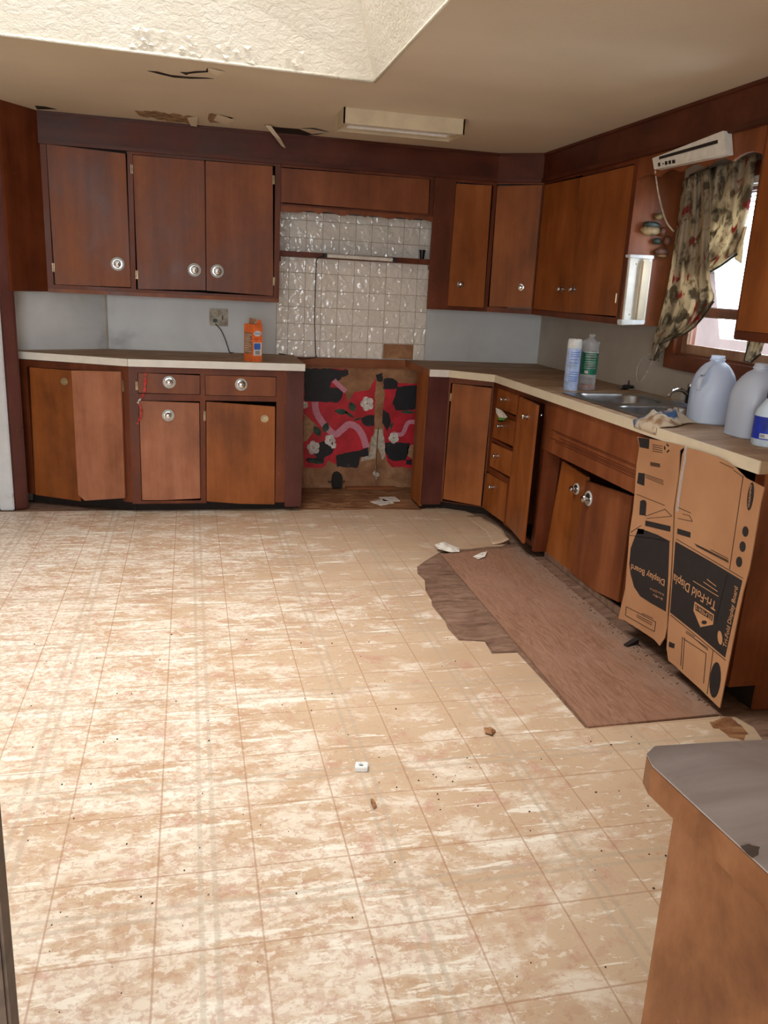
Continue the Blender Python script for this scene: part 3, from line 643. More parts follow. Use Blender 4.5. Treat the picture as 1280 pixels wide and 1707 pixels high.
# worktop, left
t = thing('long_worktop', 'dirty brown worktop with white edge on the left base cabinets', 'worktop')
out = [(-1.007, 5.285), (-.352, FB), (.6819, FB), (.6819, B_-.002), (-.517, B_-.002), (-1.02, 5.362)]
MB().prism(Flat(0), out, ZL-.038, ZL).build('slab', M['counter'], t)
ed = MB(); 
def edge(fr, a, b, z, h=.042): ed.fbox(fr, a, b, z-h, z+.0008, 0, .004)
fa = Frame((-1.007, 5.285), (-.352+1.007, FB-5.285)); fal = math.hypot(.655, 5.285-FB)
MB().fbox(fa, -.003, fal-.001, ZL-.042, ZL+.0008, 0, .005).build('edge_strip', M['laminate_edge'], t, bevel=.001)
MB().fbox(Frame((0, FB), (1, 0)), -.351, .684, ZL-.042, ZL+.0008, 0, .005).build('edge_strip', M['laminate_edge'], t, bevel=.001)
MB().box((.682, FB, ZL-.042), (.6845, B_-.003, ZL+.0005)).build('end_strip', M['ledge'], t)

# ------------------------------------------------------------------ base cabinets, right
t = thing('corner_base_cabinet', 'orange corner base cabinet with diagonal door and purple post', 'cabinet')
d = [(754, 639), (820, 647), (801, 844), (738, 832)]
face_frame(FE, 0, FEL, .055, ZR-.04, [bb(quad(FE, d))], M['cabdark'], t)
door(FE, d, M['orange'], t)
hinge(FE, 751.5, 662, t, h=.05)
MB().fbox(FF, 1.48, 1.615, .035, ZR-.038, -.03, .003).build('post', M['purple'], t, bevel=.003, label='purple brown painted post')
MB().box((1.4756, FB+.035, .02), (1.49, FB+.28, ZR-.04)).build('side_panel', M['orange'], t)
MB().box((1.60, FB+.1, .02), (1.615, B_-.002, ZR-.04)).build('side_panel', M['darkin'], t)
MB().box((1.62, B_-.02, .05), (2.4, B_-.004, ZR-.04)).box((1.62, FB+.08, .05), (2.4, B_-.004, .065)).build('carcass', M['darkin'], t)
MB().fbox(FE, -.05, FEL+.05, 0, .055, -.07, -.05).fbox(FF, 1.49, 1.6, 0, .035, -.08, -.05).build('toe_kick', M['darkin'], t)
t = thing('drawer_cabinet', 'orange base cabinet with four stacked drawers by the corner', 'cabinet')
dr = [[(830, 647), (862.5, 659), (859, 692), (826.6, 680)], [(825.5, 687.5), (857.5, 703), (854, 744), (820, 729)], [(819, 738), (853, 753), (848.5, 795), (815.6, 777)], [(811.5, 788), (844, 807), (838.6, 871), (803.8, 846)]]
kn = [(842, 666), (836, 710), (829, 760), (822, 812)]
uA, uB = -4.872, FR.uv(864, 662)[0]
face_frame(FR, uA, uB, .05, ZR-.04, [bb(quad(FR, d)) for d in dr], M['cabdark'], t); carcass(FR, uA, uB, .05, ZR-.04, .5, t)
for d, k in zip(dr, kn):
    dd, q = door(FR, d, M['orange'], t, 'drawer'); small_knob(FR, *k, dd, r=.014)
MB().fbox(FR, uA, uB, 0, .05, -.09, -.07).build('toe_kick', M['darkin'], t)
t = thing('narrow_cabinet', 'narrow orange base cabinet with its door standing ajar', 'cabinet')
uC = FR.uv(909, 678)[0]; uD = -4.06
face_frame(FR, uB, uD, .05, ZR-.04, [(uB+.004, uC-.008, .075, ZR-.075)], M['cabdark'], t); carcass(FR, uB, uD, .05, ZR-.04, .5, t)
hp = FR.P(uB+.006, 0, .004); FN = Frame((hp.x, hp.y), (-.17, -1))
dd, q = door(FN, [(865.5, 661), (894.4, 675.5), (870.5, 906), (841.5, 871)], M['orange'], t, n0=-.014, n1=.002, label='door standing ajar'); small_knob(FN, 879, 695, dd, r=.016, n=.002)
MB().tube(vs([FR.P(uC-.06, .79, -.03), FR.P(uC-.045, .80, -.005), FR.P(uC-.03, .79, .004), FR.P(uC-.035, .775, .006)], 4), .003, 6).build('door_hook', M['chrome'], t)
MB().fbox(FR, uB, uD, 0, .05, -.09, -.07).build('toe_kick', M['darkin'], t)
# sink cabinet
t = thing('sink_base_cabinet', 'brown sink cabinet with grooved apron and two recessed doors', 'cabinet')
REC = .075
ap = quad(FR, [(909, 678), (1064, 727), (1056, 825), (903, 746)]); uE = -3.065
za, zb = ap[3][1], ap[0][1]
za = sum((ap[2][1], ap[3][1]))/2
MB().fbox(FR, uD, uE, za, ZR-.042, -.02, .002).build('apron', M['cab'], t, bevel=.002)
gr = MB()
for k, z in enumerate((.735, .728, .708, .698, .69, .68)): gr.fbox(FR, uD+.1+.05*k % .2, uE-.03, z-.0016, z+.0016, .0015, .0032)
gr.build('groove_bead', M['soffit'], t)
MB().fbox(FR, uD, uD+.035, .03, za, -REC-.02, .001).build('side_post', M['cabdark'], t, bevel=.002)
FRR = Frame((RF+.02+REC, 0), (0, -1))
d1 = [(937, 768), (978, 795), (975, 850), (951, 955), (925, 937), (909, 921)]; d2 = [(976, 801), (1054, 827), (1030, 1004), (990, 985), (951, 955)]
MB().fbox(FRR, uD+.035, uE, .58, za+.03, -.02, -.012).fbox(FRR, uE-.02, uE, 0, .6, -.02, -.002).build('rail', M['darkin'], t)
dd, q = door(FRR, d1, M['orange'], t, label='left sink door'); knob(FRR, 961, 815, dd, r=.03)
dd, q = door(FRR, d2, M['cab'], t, n0=-.004, n1=.014, label='right sink door, rotten at the bottom'); knob(FRR, 981, 831, dd, r=.038, n=.014)
MB().fbox(FR, uD, uE, .0, .015, -.5, -REC-.03).fbox(FR, uD, uE, .0, .85, -.55, -.54).fbox(FR, uE-.015, uE, 0, .88, -.54, -REC-.03).build('carcass', M['darkin'], t)
MB().fbox(FR, uD+.03, uE, 0, .03, -REC-.012, -REC+.008).build('toe_kick', M['under'], t)
# end cabinet behind the cardboard
t = thing('end_base_cabinet', 'dark end base cabinet hidden behind the cardboard', 'cabinet')
YE = 2.30
face_frame(FR, uE, -YE, .10, ZR-.042, [(uE+.05, -YE-.04, .15, ZR-.05)], M['cabdark'], t); carcass(FR, uE+.002, -YE, .10, ZR-.042, .58, t)
MB().box((RF+.025, YE-.008, .10), (RW-.01, YE-.0005, ZR-.042)).box((RF+.14, YE-.008, 0), (RW-.01, YE-.0005, .10)).build('end_panel', M['cab'], t)
MB().box((RF+.14, YE+.0, 0), (RF+.15, 3.06, .1)).build('toe_kick', M['darkin'], t)
# right worktop with sink cut-out
t = thing('sink_worktop', 'dirty brown worktop with cream edge turning the right corner', 'worktop')
out = [(1.4756, FB), (1.60, FB-.008), (1.835, 4.79), (RF, YE), (RW-.002, YE), (RW-.002, B_-.002), (1.4756, B_-.002)]
def rrect(x0, x1, y0, y1, r, k=6):
    P = []
    for cx_, cy_, a0 in ((x1-r, y1-r, 0), (x0+r, y1-r, 90), (x0+r, y0+r, 180), (x1-r, y0+r, 270)):
        for i in range(k+1): a = R_(a0+90*i/k); P.append((cx_+r*math.cos(a), cy_+r*math.sin(a)))
    return P
b1 = rrect(1.935, 2.30, 3.60, 3.94, .09); b2 = rrect(1.935, 2.30, 3.17, 3.51, .09)
hole = [(1.91, 3.14), (2.33, 3.14), (2.33, 3.97), (1.91, 3.97)]
MB().prism(Flat(0), out, ZR-.038, ZR, [hole]).build('slab', M['counter'], t)
for a, b in zip(out, out[1:4]):
    fr = Frame(a, (b[0]-a[0], b[1]-a[1])); L = math.hypot(b[0]-a[0], b[1]-a[1])
    MB().fbox(fr, 0, L, ZR-.044, ZR+.0008, 0, .005).build('edge_strip', M['laminate_edge'] if a[0] < 1.5 else (M.get('edgecream') or M.setdefault('edgecream', plain('aged_cream_edge', (222, 208, 180), .4, var=.025, scale=8))), t)
MB().box((RF, YE-.003, ZR-.044), (RW-.003, YE-.0002, ZR)).build('end_strip', M['counter'], t)
# end grain strip of the worktop next to the range gap
MB().box((1.472, FB, ZR-.04), (1.4754, B_-.003, ZR)).build('end_strip', M['ledge'], t)
t = thing('steel_sink', 'stained steel double-bowl sink set in the right worktop', 'sink')
MB().prism(Flat(0), rrect(1.895, 2.40, 3.12, 3.985, .03), ZR+.0005, ZR+.005, [b1, b2]).build('rim', M['steel'], t)
for bw in (b1, b2):
    cxx = sum(p[0] for p in bw)/len(bw); cyy = sum(p[1] for p in bw)/len(bw); rr = []
    for f, z in ((1.0, .005), (.97, -.005), (.95, -.10), (.9, -.15), (.7, -.165), (.12, -.17)):
        rr.append([(cxx+(p[0]-cxx)*f, cyy+(p[1]-cyy)*f, ZR+z) for p in bw])
    bo = MB().rings(rr, False, True).build('bowl', M['steel'], t, smooth=True)
    MB().lathe((cxx, cyy, ZR-.169), (0, 0, 1), [(.045, 0), (.045, .003), (.03, .003), (.03, .001), (.001, .001)], 20).build('drain', M['chrome'], bo)
# ------------------------------------------------------------------ cardboard box panels over the end cabinet
FC = Frame((RF-.008, 0), (0, -1))
c3 = lambda x, y: (1020+x/3.4142, 700+y/3.4142)
C3 = lambda l: [c3(*p) for p in l]
cb = thing('cardboard_box_sheet', 'flattened brown display board carton propped over the end cabinet', 'cardboard')
Lp = [(142, 95), (240, 112), (330, 130), (415, 150), (385, 175), (378, 320), (350, 500), (345, 660), (332, 900), (318, 1060), (312, 1180), (300, 1240), (270, 1285), (240, 1250), (150, 1190), (70, 1140), (35, 1130), (75, 960), (88, 800), (100, 640), (118, 520), (130, 400), (140, 250), (155, 150)]
Rp = [(415, 155), (510, 180), (600, 210), (650, 235), (700, 270), (760, 330), (865, 385), (845, 470), (830, 560), (800, 740), (780, 850), (745, 980), (720, 1100), (680, 1300), (640, 1500), (612, 1640), (560, 1590), (500, 1530), (400, 1440), (360, 1400), (320, 1370), (310, 1300), (318, 1180), (328, 1060), (340, 900), (352, 660), (358, 500), (382, 330), (398, 200)]
for i, (P, n_) in enumerate(((Lp, .0), (Rp, .003))):
    q = quad(FC, C3(P), n_+.004)
    MB().prism(FC, q, n_, n_+.004).build('carton_panel', M['card'], cb)
ink = lambda P, nm='print_patch', n_=.0075, mat=None: MB().prism(FC, quad(FC, C3(P), n_+.0006), n_-.0008, n_+.0006).build(nm, mat or M['cardink'], cb)
LN, RN = .0048, .0078
ink([(150, 618), (200, 632), (260, 655), (326, 690), (318, 900), (305, 1090), (220, 1042), (160, 1003), (125, 950), (106, 880), (98, 820), (106, 730), (130, 665)], n_=LN)
ink([(360, 692), (550, 800), (740, 915), (690, 1130), (642, 1352), (490, 1222), (330, 1095), (345, 900)], n_=RN)
ink([(160, 462), (175, 455), (190, 460), (195, 475), (190, 545), (155, 540)], n_=LN)
ink([(190, 572), (332, 605), (330, 636), (188, 602)], n_=LN); ink([(372, 618), (446, 640), (444, 670), (370, 648)], n_=RN)
ink([(145, 618), (182, 622), (180, 650), (142, 648)], n_=LN)
def ell(cx_, cy_, a, b, tilt=0, k=16): return [(cx_+a*math.cos(2*math.pi*i/k)-tilt*b*math.sin(2*math.pi*i/k), cy_+b*math.sin(2*math.pi*i/k)) for i in range(k)]
ink(ell(586, 1480, 31, 102, .08), n_=RN); ink(ell(758, 635, 17, 30), n_=RN); ink(ell(742, 721, 17, 30), n_=RN); ink(ell(722, 808, 17, 30), n_=RN)
ink(ell(787, 435, 17, 80, .12), n_=RN)
ink([(148, 100), (212, 108), (208, 165), (158, 155)], n_=LN); ink([(150, 300), (186, 305), (182, 375), (142, 360)], n_=LN)
ink([(325, 1262), (356, 1275), (352, 1300), (322, 1290)], n_=RN)
for a, b in (((140, 422), (298, 486)), ((340, 318), (188, 300)),):
    pass
def ln(a, b, n_, wd=2.2):
    dx, dy = b[0]-a[0], b[1]-a[1]; l = math.hypot(dx, dy); nx, ny = -dy/l*wd/2, dx/l*wd/2
    ink([(a[0]+nx, a[1]+ny), (b[0]+nx, b[1]+ny), (b[0]-nx, b[1]-ny), (a[0]-nx, a[1]-ny)], 'print_line', n_)
for a, b in (((138, 422), (298, 486)), ((190, 310), (290, 345)), ((190, 318), (290, 355)), ((190, 327), (292, 367)), ((190, 548), (300, 508)), ((300, 508), (340, 548)), ((340, 548), (195, 560)), ((90, 655), (330, 690)),
             ((80, 1062), (248, 1150)), ((248, 1150), (240, 1205)), ((240, 1205), (76, 1112)), ((76, 1112), (80, 1062)), ((170, 1100), (232, 1130)), ((140, 1110), (228, 1156)), ((140, 1120), (226, 1168)), ((105, 640), (165, 600))): ln(a, b, LN)
for a, b in (((370, 495), (446, 530)), ((745, 320), (668, 850)), ((365, 678), (745, 902)), ((656, 880), (590, 1150)), ((332, 1110), (645, 1368)), ((575, 1310), (540, 1560)), ((400, 1235), (390, 1400)), ((412, 1240), (400, 1420)), ((405, 1245), (535, 1330)), ((535, 1330), (520, 1500)), ((400, 535), (440, 545)), ((440, 545), (456, 578)), ((456, 578), (375, 560)),
             ((470, 705), (660, 800)), ((480, 718), (662, 812)), ((475, 712), (661, 806)), ((560, 738), (660, 790)), ((690, 285), (745, 325)), ((612, 240), (690, 275)), ((420, 1200), (470, 1235)), ((420, 1210), (545, 1300)), ((470, 1245), (545, 1310))): ln(a, b, RN)
for i in range(9): ln((215+4*(i % 2), 240+i*3.2), (272, 250+i*3.2), LN, 1.4) if i < 7 else None
for i in range(4): ln((230, 140+i*12), (285, 150+i*12), LN, 3)
rec = [ (310, 137), (322, 150), (324, 172), (312, 184), (300, 170), (298, 150)]
for a, b in zip(rec[::2], rec[1::2]): ln(a, b, LN, 7)
M['cardprint'] = plain('cardboard_lettering', (196, 146, 104), .7, var=.04)
def text(fr, s, a, b, height, n_, parent, mat, name='lettering', sheary=0, extr=.0004):
    """text from pixel-crop point a to b (baseline), laid in the plane of the face"""
    p0 = fr.uv(*c3(*a), n_); p1 = fr.uv(*c3(*b), n_)
    cu = bpy.data.curves.new(name, 'FONT'); cu.body = s; cu.size = 1; cu.extrude = 0; cu.resolution_u = 3; cu.offset = .012
    tmp = bpy.data.objects.new(name, cu); COL.objects.link(tmp)
    me = bpy.data.meshes.new_from_object(tmp.evaluated_get(bpy.context.evaluated_depsgraph_get()))
    bpy.data.objects.remove(tmp)
    w_ = max(v.co.x for v in me.vertices)-min(v.co.x for v in me.vertices)
    L = math.hypot(p1[0]-p0[0], p1[1]-p0[1]); dx = ((p1[0]-p0[0])/L, (p1[1]-p0[1])/L); dy = (-dx[1], dx[0])
    sx_ = L/w_; 
    for v in me.vertices:
        x, y = v.co.x*sx_, v.co.y*height/.7
        v.co = fr.P(p0[0]+dx[0]*x+dy[0]*y, p0[1]+dx[1]*x+dy[1]*y, n_)
    o = bpy.data.objects.new(name, me); COL.objects.link(o); me.materials.append(mat); o.parent = parent
    return o
text(FC, 'Display Board', (303, 912), (112, 820), .026, LN+.0012, cb, M['cardprint'])
text(FC, 'Tri-Fold Displa', (596, 1040), (352, 875), .034, RN+.0012, cb, M['cardprint'])
text(FC, 'Tri-Fold Display Board', (650, 1300), (716, 955), .020, RN+.0012, cb, M['cardprint'])
text(FC, '36 x 48 in', (290, 1016), (236, 990), .009, LN+.0012, cb, M['cardprint']); text(FC, '91.4 x 121.9 cm', (296, 990), (216, 955), .009, LN+.0012, cb, M['cardprint'])
for k, (a, b) in enumerate((((605, 1003), (462, 915)), ((600, 975), (520, 920)), ((592, 945), (540, 905)))):
    for j in range(3):
        pass
    pa, pb = a, b; n_ = RN+.0008
    dx, dy = pb[0]-pa[0], pb[1]-pa[1]
    ink([(pa[0], pa[1]), (pb[0], pb[1]), (pb[0], pb[1]+4), (pa[0], pa[1]+4)], 'small_print', n_, M['cardprint'])
sh = [(470, 1034), (580, 1108), (574, 1165), (503, 1180), (463, 1085)]
ink(sh, 'shield', RN+.0008, M['cardprint'])
ccx, ccy = 520, 1112
ink([(ccx+(x-ccx)*.93, ccy+(y-ccy)*.93) for x, y in [(470, 1042), (577, 1114), (573, 1146), (470, 1078)]], 'shield_band', RN+.0016)
text(FC, "ELMER'S", (570, 1120), (478, 1054), .0135, RN+.0028, cb, M['cardprint'])
ink(ell(524, 1152, 15, 11), 'shield_emblem', RN+.0016)
text(FC, 'WARNING', (783, 500), (796, 370), .010, RN+.0012, cb, M['cardprint'])
ink(ell(614, 1240, 13, 40, -.1), 'side_emblem', RN+.0008, M['cardprint'])
tp = MB(); pts = [(410, 150), (405, 220), (385, 330), (372, 420), (362, 520)]
q = [FC.uv(*c3(*p), .01) for p in pts]; tp.prism(FC, q+[(u+.016, z) for u, z in q[::-1]], .0075, .0085); tp.build('packing_tape', M['clear'], cb)

# ------------------------------------------------------------------ window
t = thing('window_1', None, None); t['kind'] = 'structure'
X0 = RW-.02
def ybox(mb, y0, y1, z0, z1, x0, x1): mb.box((x0, y0, z0), (x1, y1, z1))
cas = MB(); ybox(cas, W1-.02, W1+.06, WZ0-.07, WZ1+.06, X0, RW+.001); ybox(cas, W0-.06, W0+.02, WZ0-.07, WZ1+.06, X0, RW+.001); ybox(cas, W0+.02, W1-.02, WZ1-.0, WZ1+.06, X0, RW+.001); ybox(cas, W0+.02, W1-.02, WZ0-.07, WZ0+.005, X0-.012, RW+.001)
cas.build('casing', M['trimwood'], t, bevel=.003)
ja = MB(); ybox(ja, W1-.02, W1, WZ0, WZ1, RW, RW+.1); ybox(ja, W0, W0+.02, WZ0, WZ1, RW, RW+.1); ybox(ja, W0, W1, WZ0, WZ0+.015, RW, RW+.1); ybox(ja, W0, W1, WZ1-.015, WZ1, RW, RW+.1); ja.build('jamb', M['trimwood'], t)
def sash(z0, z1, x, nm, mat):
    mb = MB(); a, b = W0+.02, W1-.025; wv_ = .045
    ybox(mb, a, a+wv_, z0, z1, x, x+.03); ybox(mb, b-wv_, b, z0, z1, x, x+.03); ybox(mb, a+wv_, b-wv_, z0, z0+wv_, x, x+.03); ybox(mb, a+wv_, b-wv_, z1-wv_, z1, x, x+.03)
    s = mb.build(nm, mat, t, bevel=.002)
    MB().box((x+.012, a+wv_, z0+wv_), (x+.015, b-wv_, z1-wv_)).build('pane', M['glass'], s)
M['palewood'] = wood('weathered_sash_wood', (128, 92, 70), (160, 124, 98), (190, 160, 134), grain='z')
ZM = on(0, RW, 1190, 522).z
sash(WZ0+.015, ZM+.02, RW+.02, 'lower_sash', M['palewood']); sash(ZM-.02, WZ1-.015, RW+.055, 'upper_sash', M['trimwood'])
MB().box((RW-.004, W0+.02, ZM-.018), (RW+.02, W1-.02, ZM+.022)).build('meeting_rail', M['trimwood'], t, bevel=.002)
bl = thing('window_blind', 'white slatted blind half lowered behind the curtain', 'blind')
MB().box((RW-.012, W0+.03, WZ1-.03), (RW+.018, W1-.03, WZ1-.002)).build('head_rail', M['blind'], bl)
z = WZ1-.045; zb_ = on(0, RW, 1236, 372).z; first = None
while z > zb_:
    if first is None:
        first = MB().quadbox([(0, 0, 0), (.018, 0, .009), (.018, .84, .009), (0, .84, 0), (0, 0, .0012), (.018, 0, .0102), (.018, .84, .0102), (0, .84, .0012)]).build('slat', M['blind'], bl); o = first
    else: o = first.copy(); COL.objects.link(o)
    o.location = (RW-.006, W0+.03, z); z -= .0225
# outside: a sunlit neighbouring wall and ground
struct('exterior_ground', MB().box((RW+.1, -6, -.5), (12, 14, -.4)), plain('pale_gravel', (190, 180, 165), .9))
t2 = thing('neighbour_shed', 'pale pinkish shed seen through the kitchen window', 'building')
m_pk = plain('pale_pink_siding', (226, 196, 186), .8, var=.04, scale=3)
MB().box((6.0, 7.2, -.4), (8.5, 9.6, 1.75)).build('wall', m_pk, t2); MB().prism(Frame((0, 7.1), (1, 0)), [(5.8, 1.75), (8.7, 1.75), (7.25, 2.4)], -2.6, 0).build('roof', M['greyfloor'], t2)

# curtain
def curtain(rows, X, amp, folds, name, parent, nC=34, ph=0, xsl=0):
    """rows: [(left px, left py, right px, right py)] from top to hem"""
    g = []; rs = []
    L = [(a, b) for a, b, _, _ in rows]; Rr = [(c, d) for _, _, c, d in rows]
    L = s2(L); Rr = s2(Rr); nr = len(L)
    for i in range(nr):
        row = []
        for j in range(nC):
            f = j/(nC-1); p = (L[i][0]+(Rr[i][0]-L[i][0])*f, L[i][1]+(Rr[i][1]-L[i][1])*f)
            s = i/(nr-1); dx = amp*(.35+.65*s if amp > .02 else 1)*math.sin(f*math.pi*2*folds+ph+s*1.2)+amp*.4*math.sin(f*9+s*7+ph)
            row.append(on(0, X+dx, *p))
        g.append(row)
    return MB().grid(g).build(name, M['curtain'], parent, smooth=True, solid=.0015)
ct = thing('floral_curtain', 'cream floral swag curtain with dark leaves hanging over the window', 'curtain')
curtain([(1148, 292, 1262, 256), (1146, 330, 1252, 330), (1140, 375, 1240, 385), (1130, 400, 1226, 424), (1140, 420, 1200, 446), (1150, 440, 1168, 462)], RW-.10, .018, 4, 'swag', ct, ph=.5)
curtain([(1138, 300, 1182, 278), (1132, 350, 1185, 340), (1125, 400, 1182, 410), (1116, 460, 1184, 470), (1104, 515, 1190, 500), (1094, 550, 1168, 535), (1090, 562, 1140, 556), (1092, 575, 1104, 572)], RW-.14, .022, 3.2, 'cascade', ct, ph=1.3)
curtain([(1100, 555, 1120, 560), (1088, 575, 1112, 578), (1086, 590, 1100, 590), (1082, 600, 1098, 603)], RW-.06, .006, 1, 'tail', ct, nC=10)
p = [on(0, RW-.10, x, y) for x, y in ((1228, 424), (1200, 444), (1166, 463))]; MB().tube(p, .005, 6).build('swag_piping', M['cord'], ct)
p = [on(0, RW-.14, x, y) for x, y in ((1190, 502), (1172, 528), (1158, 545), (1142, 556), (1120, 565), (1099, 574))]; MB().tube(p, .004, 6).build('hem_piping', M['cord'], ct)
c2 = thing('right_curtain_tail', 'sunlit hanging tip of the right curtain under the cabinet', 'curtain')
curtain([(1248, 540, 1290, 545), (1245, 570, 1274, 572), (1243, 590, 1268, 588), (1240, 600, 1252, 602)], RW-.11, .008, 2, 'cascade', c2, nC=14)
p = [on(0, RW-.11, x, y) for x, y in ((1252, 560), (1245, 582), (1240, 601), (1252, 604), (1268, 590))]; MB().tube(p, .003, 6).build('hem_piping', M['cord'], c2)
curtain([(1236, 380, 1246, 376), (1230, 400, 1240, 402), (1225, 420, 1238, 425), (1224, 432, 1236, 440)], RW-.09, .004, 1, 'upper_fold', c2, nC=8)

# ------------------------------------------------------------------ light fittings
t = thing('ceiling_light_fixture', 'boxy cream fluorescent fixture on the ceiling above the range gap', 'light')
y0 = 4.43; zb0 = on(1, y0, 573, 205).z; x0 = on(2, HC, 574, 177).x; x1 = on(2, HC, 778, 197).x; y1 = on(2, HC, 556, 192).y
MB().box((x0, y0, zb0), (x1, y0+.008, HC-.001)).box((x0, y1, zb0), (x1, y1+.008, HC-.001)).box((x0, y0, zb0), (x0+.008, y1, HC-.001)).box((x1-.008, y0, zb0), (x1, y1, HC-.001)).box((x0+.01, y0+.01, zb0+.03), (x1-.01, y1-.002, zb0+.035)).build('housing', M['cream'], t)
MB().box((x0+.02, y0+.02, zb0+.004), (x1-.03, y0+.075, zb0+.016)).build('lamp_tray', M['lens'], t, bevel=.003)
MB().tube([(x0+.04, y0+.12, zb0+.012), (x1-.06, y0+.12, zb0+.012)], .014, 12).build('lamp_tube', M['lens'], t, smooth='auto')
# light over the window valance
t = thing('valance_strip_light', 'white strip light box mounted above the curtained window', 'light')
fv = quad(FRU, [(1091, 264), (1210, 218), (1213, 258), (1094, 283)], .03)
MB().prism(FRU, fv, .001, .045).build('housing', M['cream'] if 0 else M['lens'], t, bevel=.003)
q = quad(FRU, [(1099, 268), (1197, 228), (1197, 235), (1099, 262+8)], .046)
q = quad(FRU, [(1099, 257+4), (1196, 233), (1196, 239), (1098, 266)], .046); MB().prism(FRU, q, .045, .0465).build('slot', M['darkin'], t)
q = quad(FRU, [(1099, 266), (1196, 241), (1196, 258), (1096, 277)], .047); MB().prism(FRU, q, .0452, .050).build('front_panel', M['lens'], t, bevel=.002)
for k, (a, b) in enumerate(((1096.5, 1100), (1104, 1106), (1108, 1112), (1114, 1118), (1120, 1125))):
    hgt = 3 if k == 1 else 7; yy = 274-k*1.2
    MB().prism(FRU, quad(FRU, [(a, yy-(hgt-2)/2), (b, yy-.8-(hgt-2)/2), (b, yy+hgt/2-.8), (a, yy+hgt/2)], .051), .050, .0508).build('vent_slot', M['black'], t)
p = [on(0, RU-.01, 1092, 284)]+[on(0, RU+.02, x, y) for x, y in ((1094, 300), (1098, 325), (1104, 350), (1112, 372))]+[on(0, RW-.2, 1123, 386)]
tag(MB().tube(vs(p, 4), .004, 8).build('light_cord', M['wcord'], smooth=True), 'pale cord running down from the strip light above window', 'cord')
# vertical fitting on the cabinet end
FS = Frame((0, 4.0285), (1, 0))
t = thing('vertical_strip_light', 'white strip light fixed upright on the upper cabinet end', 'light')
n_ = .03
MB().prism(FS, quad(FS, [(1052, 426), (1090, 432), (1076, 541), (1040, 536)], n_), .001, .02).build('housing', M['lens'], t, bevel=.003)
MB().prism(FS, quad(FS, [(1071, 432), (1088, 433), (1074, 536), (1058, 535)], .045), .02, .045).build('lamp_cover', M['cream'], t, bevel=.01)
MB().prism(FS, quad(FS, [(1050, 424), (1091, 426), (1090, 432), (1050, 429)], .05), .001, .05).build('top_cap', M['white'], t, bevel=.003)
MB().prism(FS, quad(FS, [(1036, 533), (1076, 534), (1074, 541), (1036, 542)], .05), .001, .05).build('bottom_cap', M['white'], t, bevel=.003)
for a in ((1061, 440), (1049, 524)):
    u, z = FS.uv(*a, .021); MB().lathe(FS.P(u, z, .02), FS.n, [(.005, 0), (.004, .003), (.001, .0035)], 8).build('screw', M['brass'], t)
# little wall ornaments on the cabinet end
M['ochre'] = plain('ochre_glaze', (128, 104, 68), .6, var=.25); M['dkgreen'] = plain('green_glaze', (42, 52, 44), .6, var=.2); M['clay'] = plain('clay_brown', (98, 58, 38), .5, var=.2)
def orn(name, label, blobs):
    t = thing(name, label, 'ornament')
    for nm, px, py, rx, rz, mat in blobs:
        u, z = FS.uv(px, py, .02); mb = MB(); rr = []
        for i in range(9):
            a = -math.pi/2+math.pi*i/8; rr.append([FS.P(u+rx*math.cos(a)*math.cos(b), z+rz*math.sin(a), .02+.019*math.cos(a)*math.sin(b)) for b in [2*math.pi*j/16 for j in range(16)]])
        mb.rings(rr).build(nm, mat, t, smooth=True)
orn('hanging_basket_ornament', 'small ochre and green basket ornament above the upright strip light', [('bowl', 1084, 384, .058, .026, M['ochre']), ('lid', 1086, 375, .05, .018, M['dkgreen']), ('top_jug', 1098, 361, .024, .018, M['ochre']), ('spout', 1104, 386, .022, .022, M['clay'])])
orn('hanging_pot_ornament', 'small brown pot ornament right of the upright strip light', [('pot', 1103, 420, .045, .022, M['clay']), ('foot', 1095, 402, .026, .016, M['dkgreen']), ('beads', 1104, 427, .03, .008, M['ochre']), ('neck', 1112, 402, .022, .025, M['clay'])])
# loose white cord below the curtain
p = [on(0, RW-.06, x, y) for x, y in ((1084, 590), (1076, 592), (1068, 600), (1062, 615), (1061, 630), (1066, 637), (1074, 628), (1084, 608), (1092, 590), (1097, 574))]
tag(MB().tube(vs(p, 4), .003, 6).build('dangling_cable', M['wcord'], smooth=True), 'loop of white cord hanging below the curtain over the sink', 'cord')

# ------------------------------------------------------------------ things on the worktops
t = thing('wall_outlet', 'dirty cream double socket and switch plate above the left worktop', 'outlet')
MB().box((.129, B_-.008, 1.109), (.249, B_-.0005, 1.222)).build('plate', M['plate'], t, bevel=.003)
for z in (1.19, 1.145):
    s = MB().lathe((.163, B_-.008, z), (0, -1, 0), [(.017, 0), (.016, .003), (.001, .003)], 16).build('socket', M['cream'], t)
    if z > 1.15:
        for dx in (-.006, .006): MB().box((.163+dx-.0015, B_-.0125, z-.005), (.163+dx+.0015, B_-.0108, z+.005)).build('slot', M['black'], s)
MB().box((.208, B_-.018, 1.15), (.218, B_-.008, 1.178)).build('switch_lever', M['clay'], t, bevel=.002)
MB().box((.15, B_-.035, 1.133), (.178, B_-.011, 1.156)).build('black_plug', M['black'], thing('power_cord', 'black cord from the wall socket up to the shelf light', 'cord'), bevel=.004)
pc = bpy.data.objects['power_cord']
pp = [on(1, B_-.03, x, y) for x, y in ((359, 540), (368, 550), (375, 565), (380, 580))]+[on(2, ZL+.004, x, y) for x, y in ((384, 588), (400, 585), (430, 585), (450, 588), (468, 590))]
pp2 = [Vector((.62, B_-.05, ZL+.004)), Vector((.72, B_-.04, .918)), Vector((.78, B_-.035, .916)), Vector((.84, B_-.03, .93))]+[on(1, B_-.025, x, y) for x, y in ((526, 590), (525, 560), (524, 530), (525, 500), (526, 470), (527, 445))]+[Vector((.815, B_-.12, 1.567)), Vector((.86, B_-.14, 1.59))]
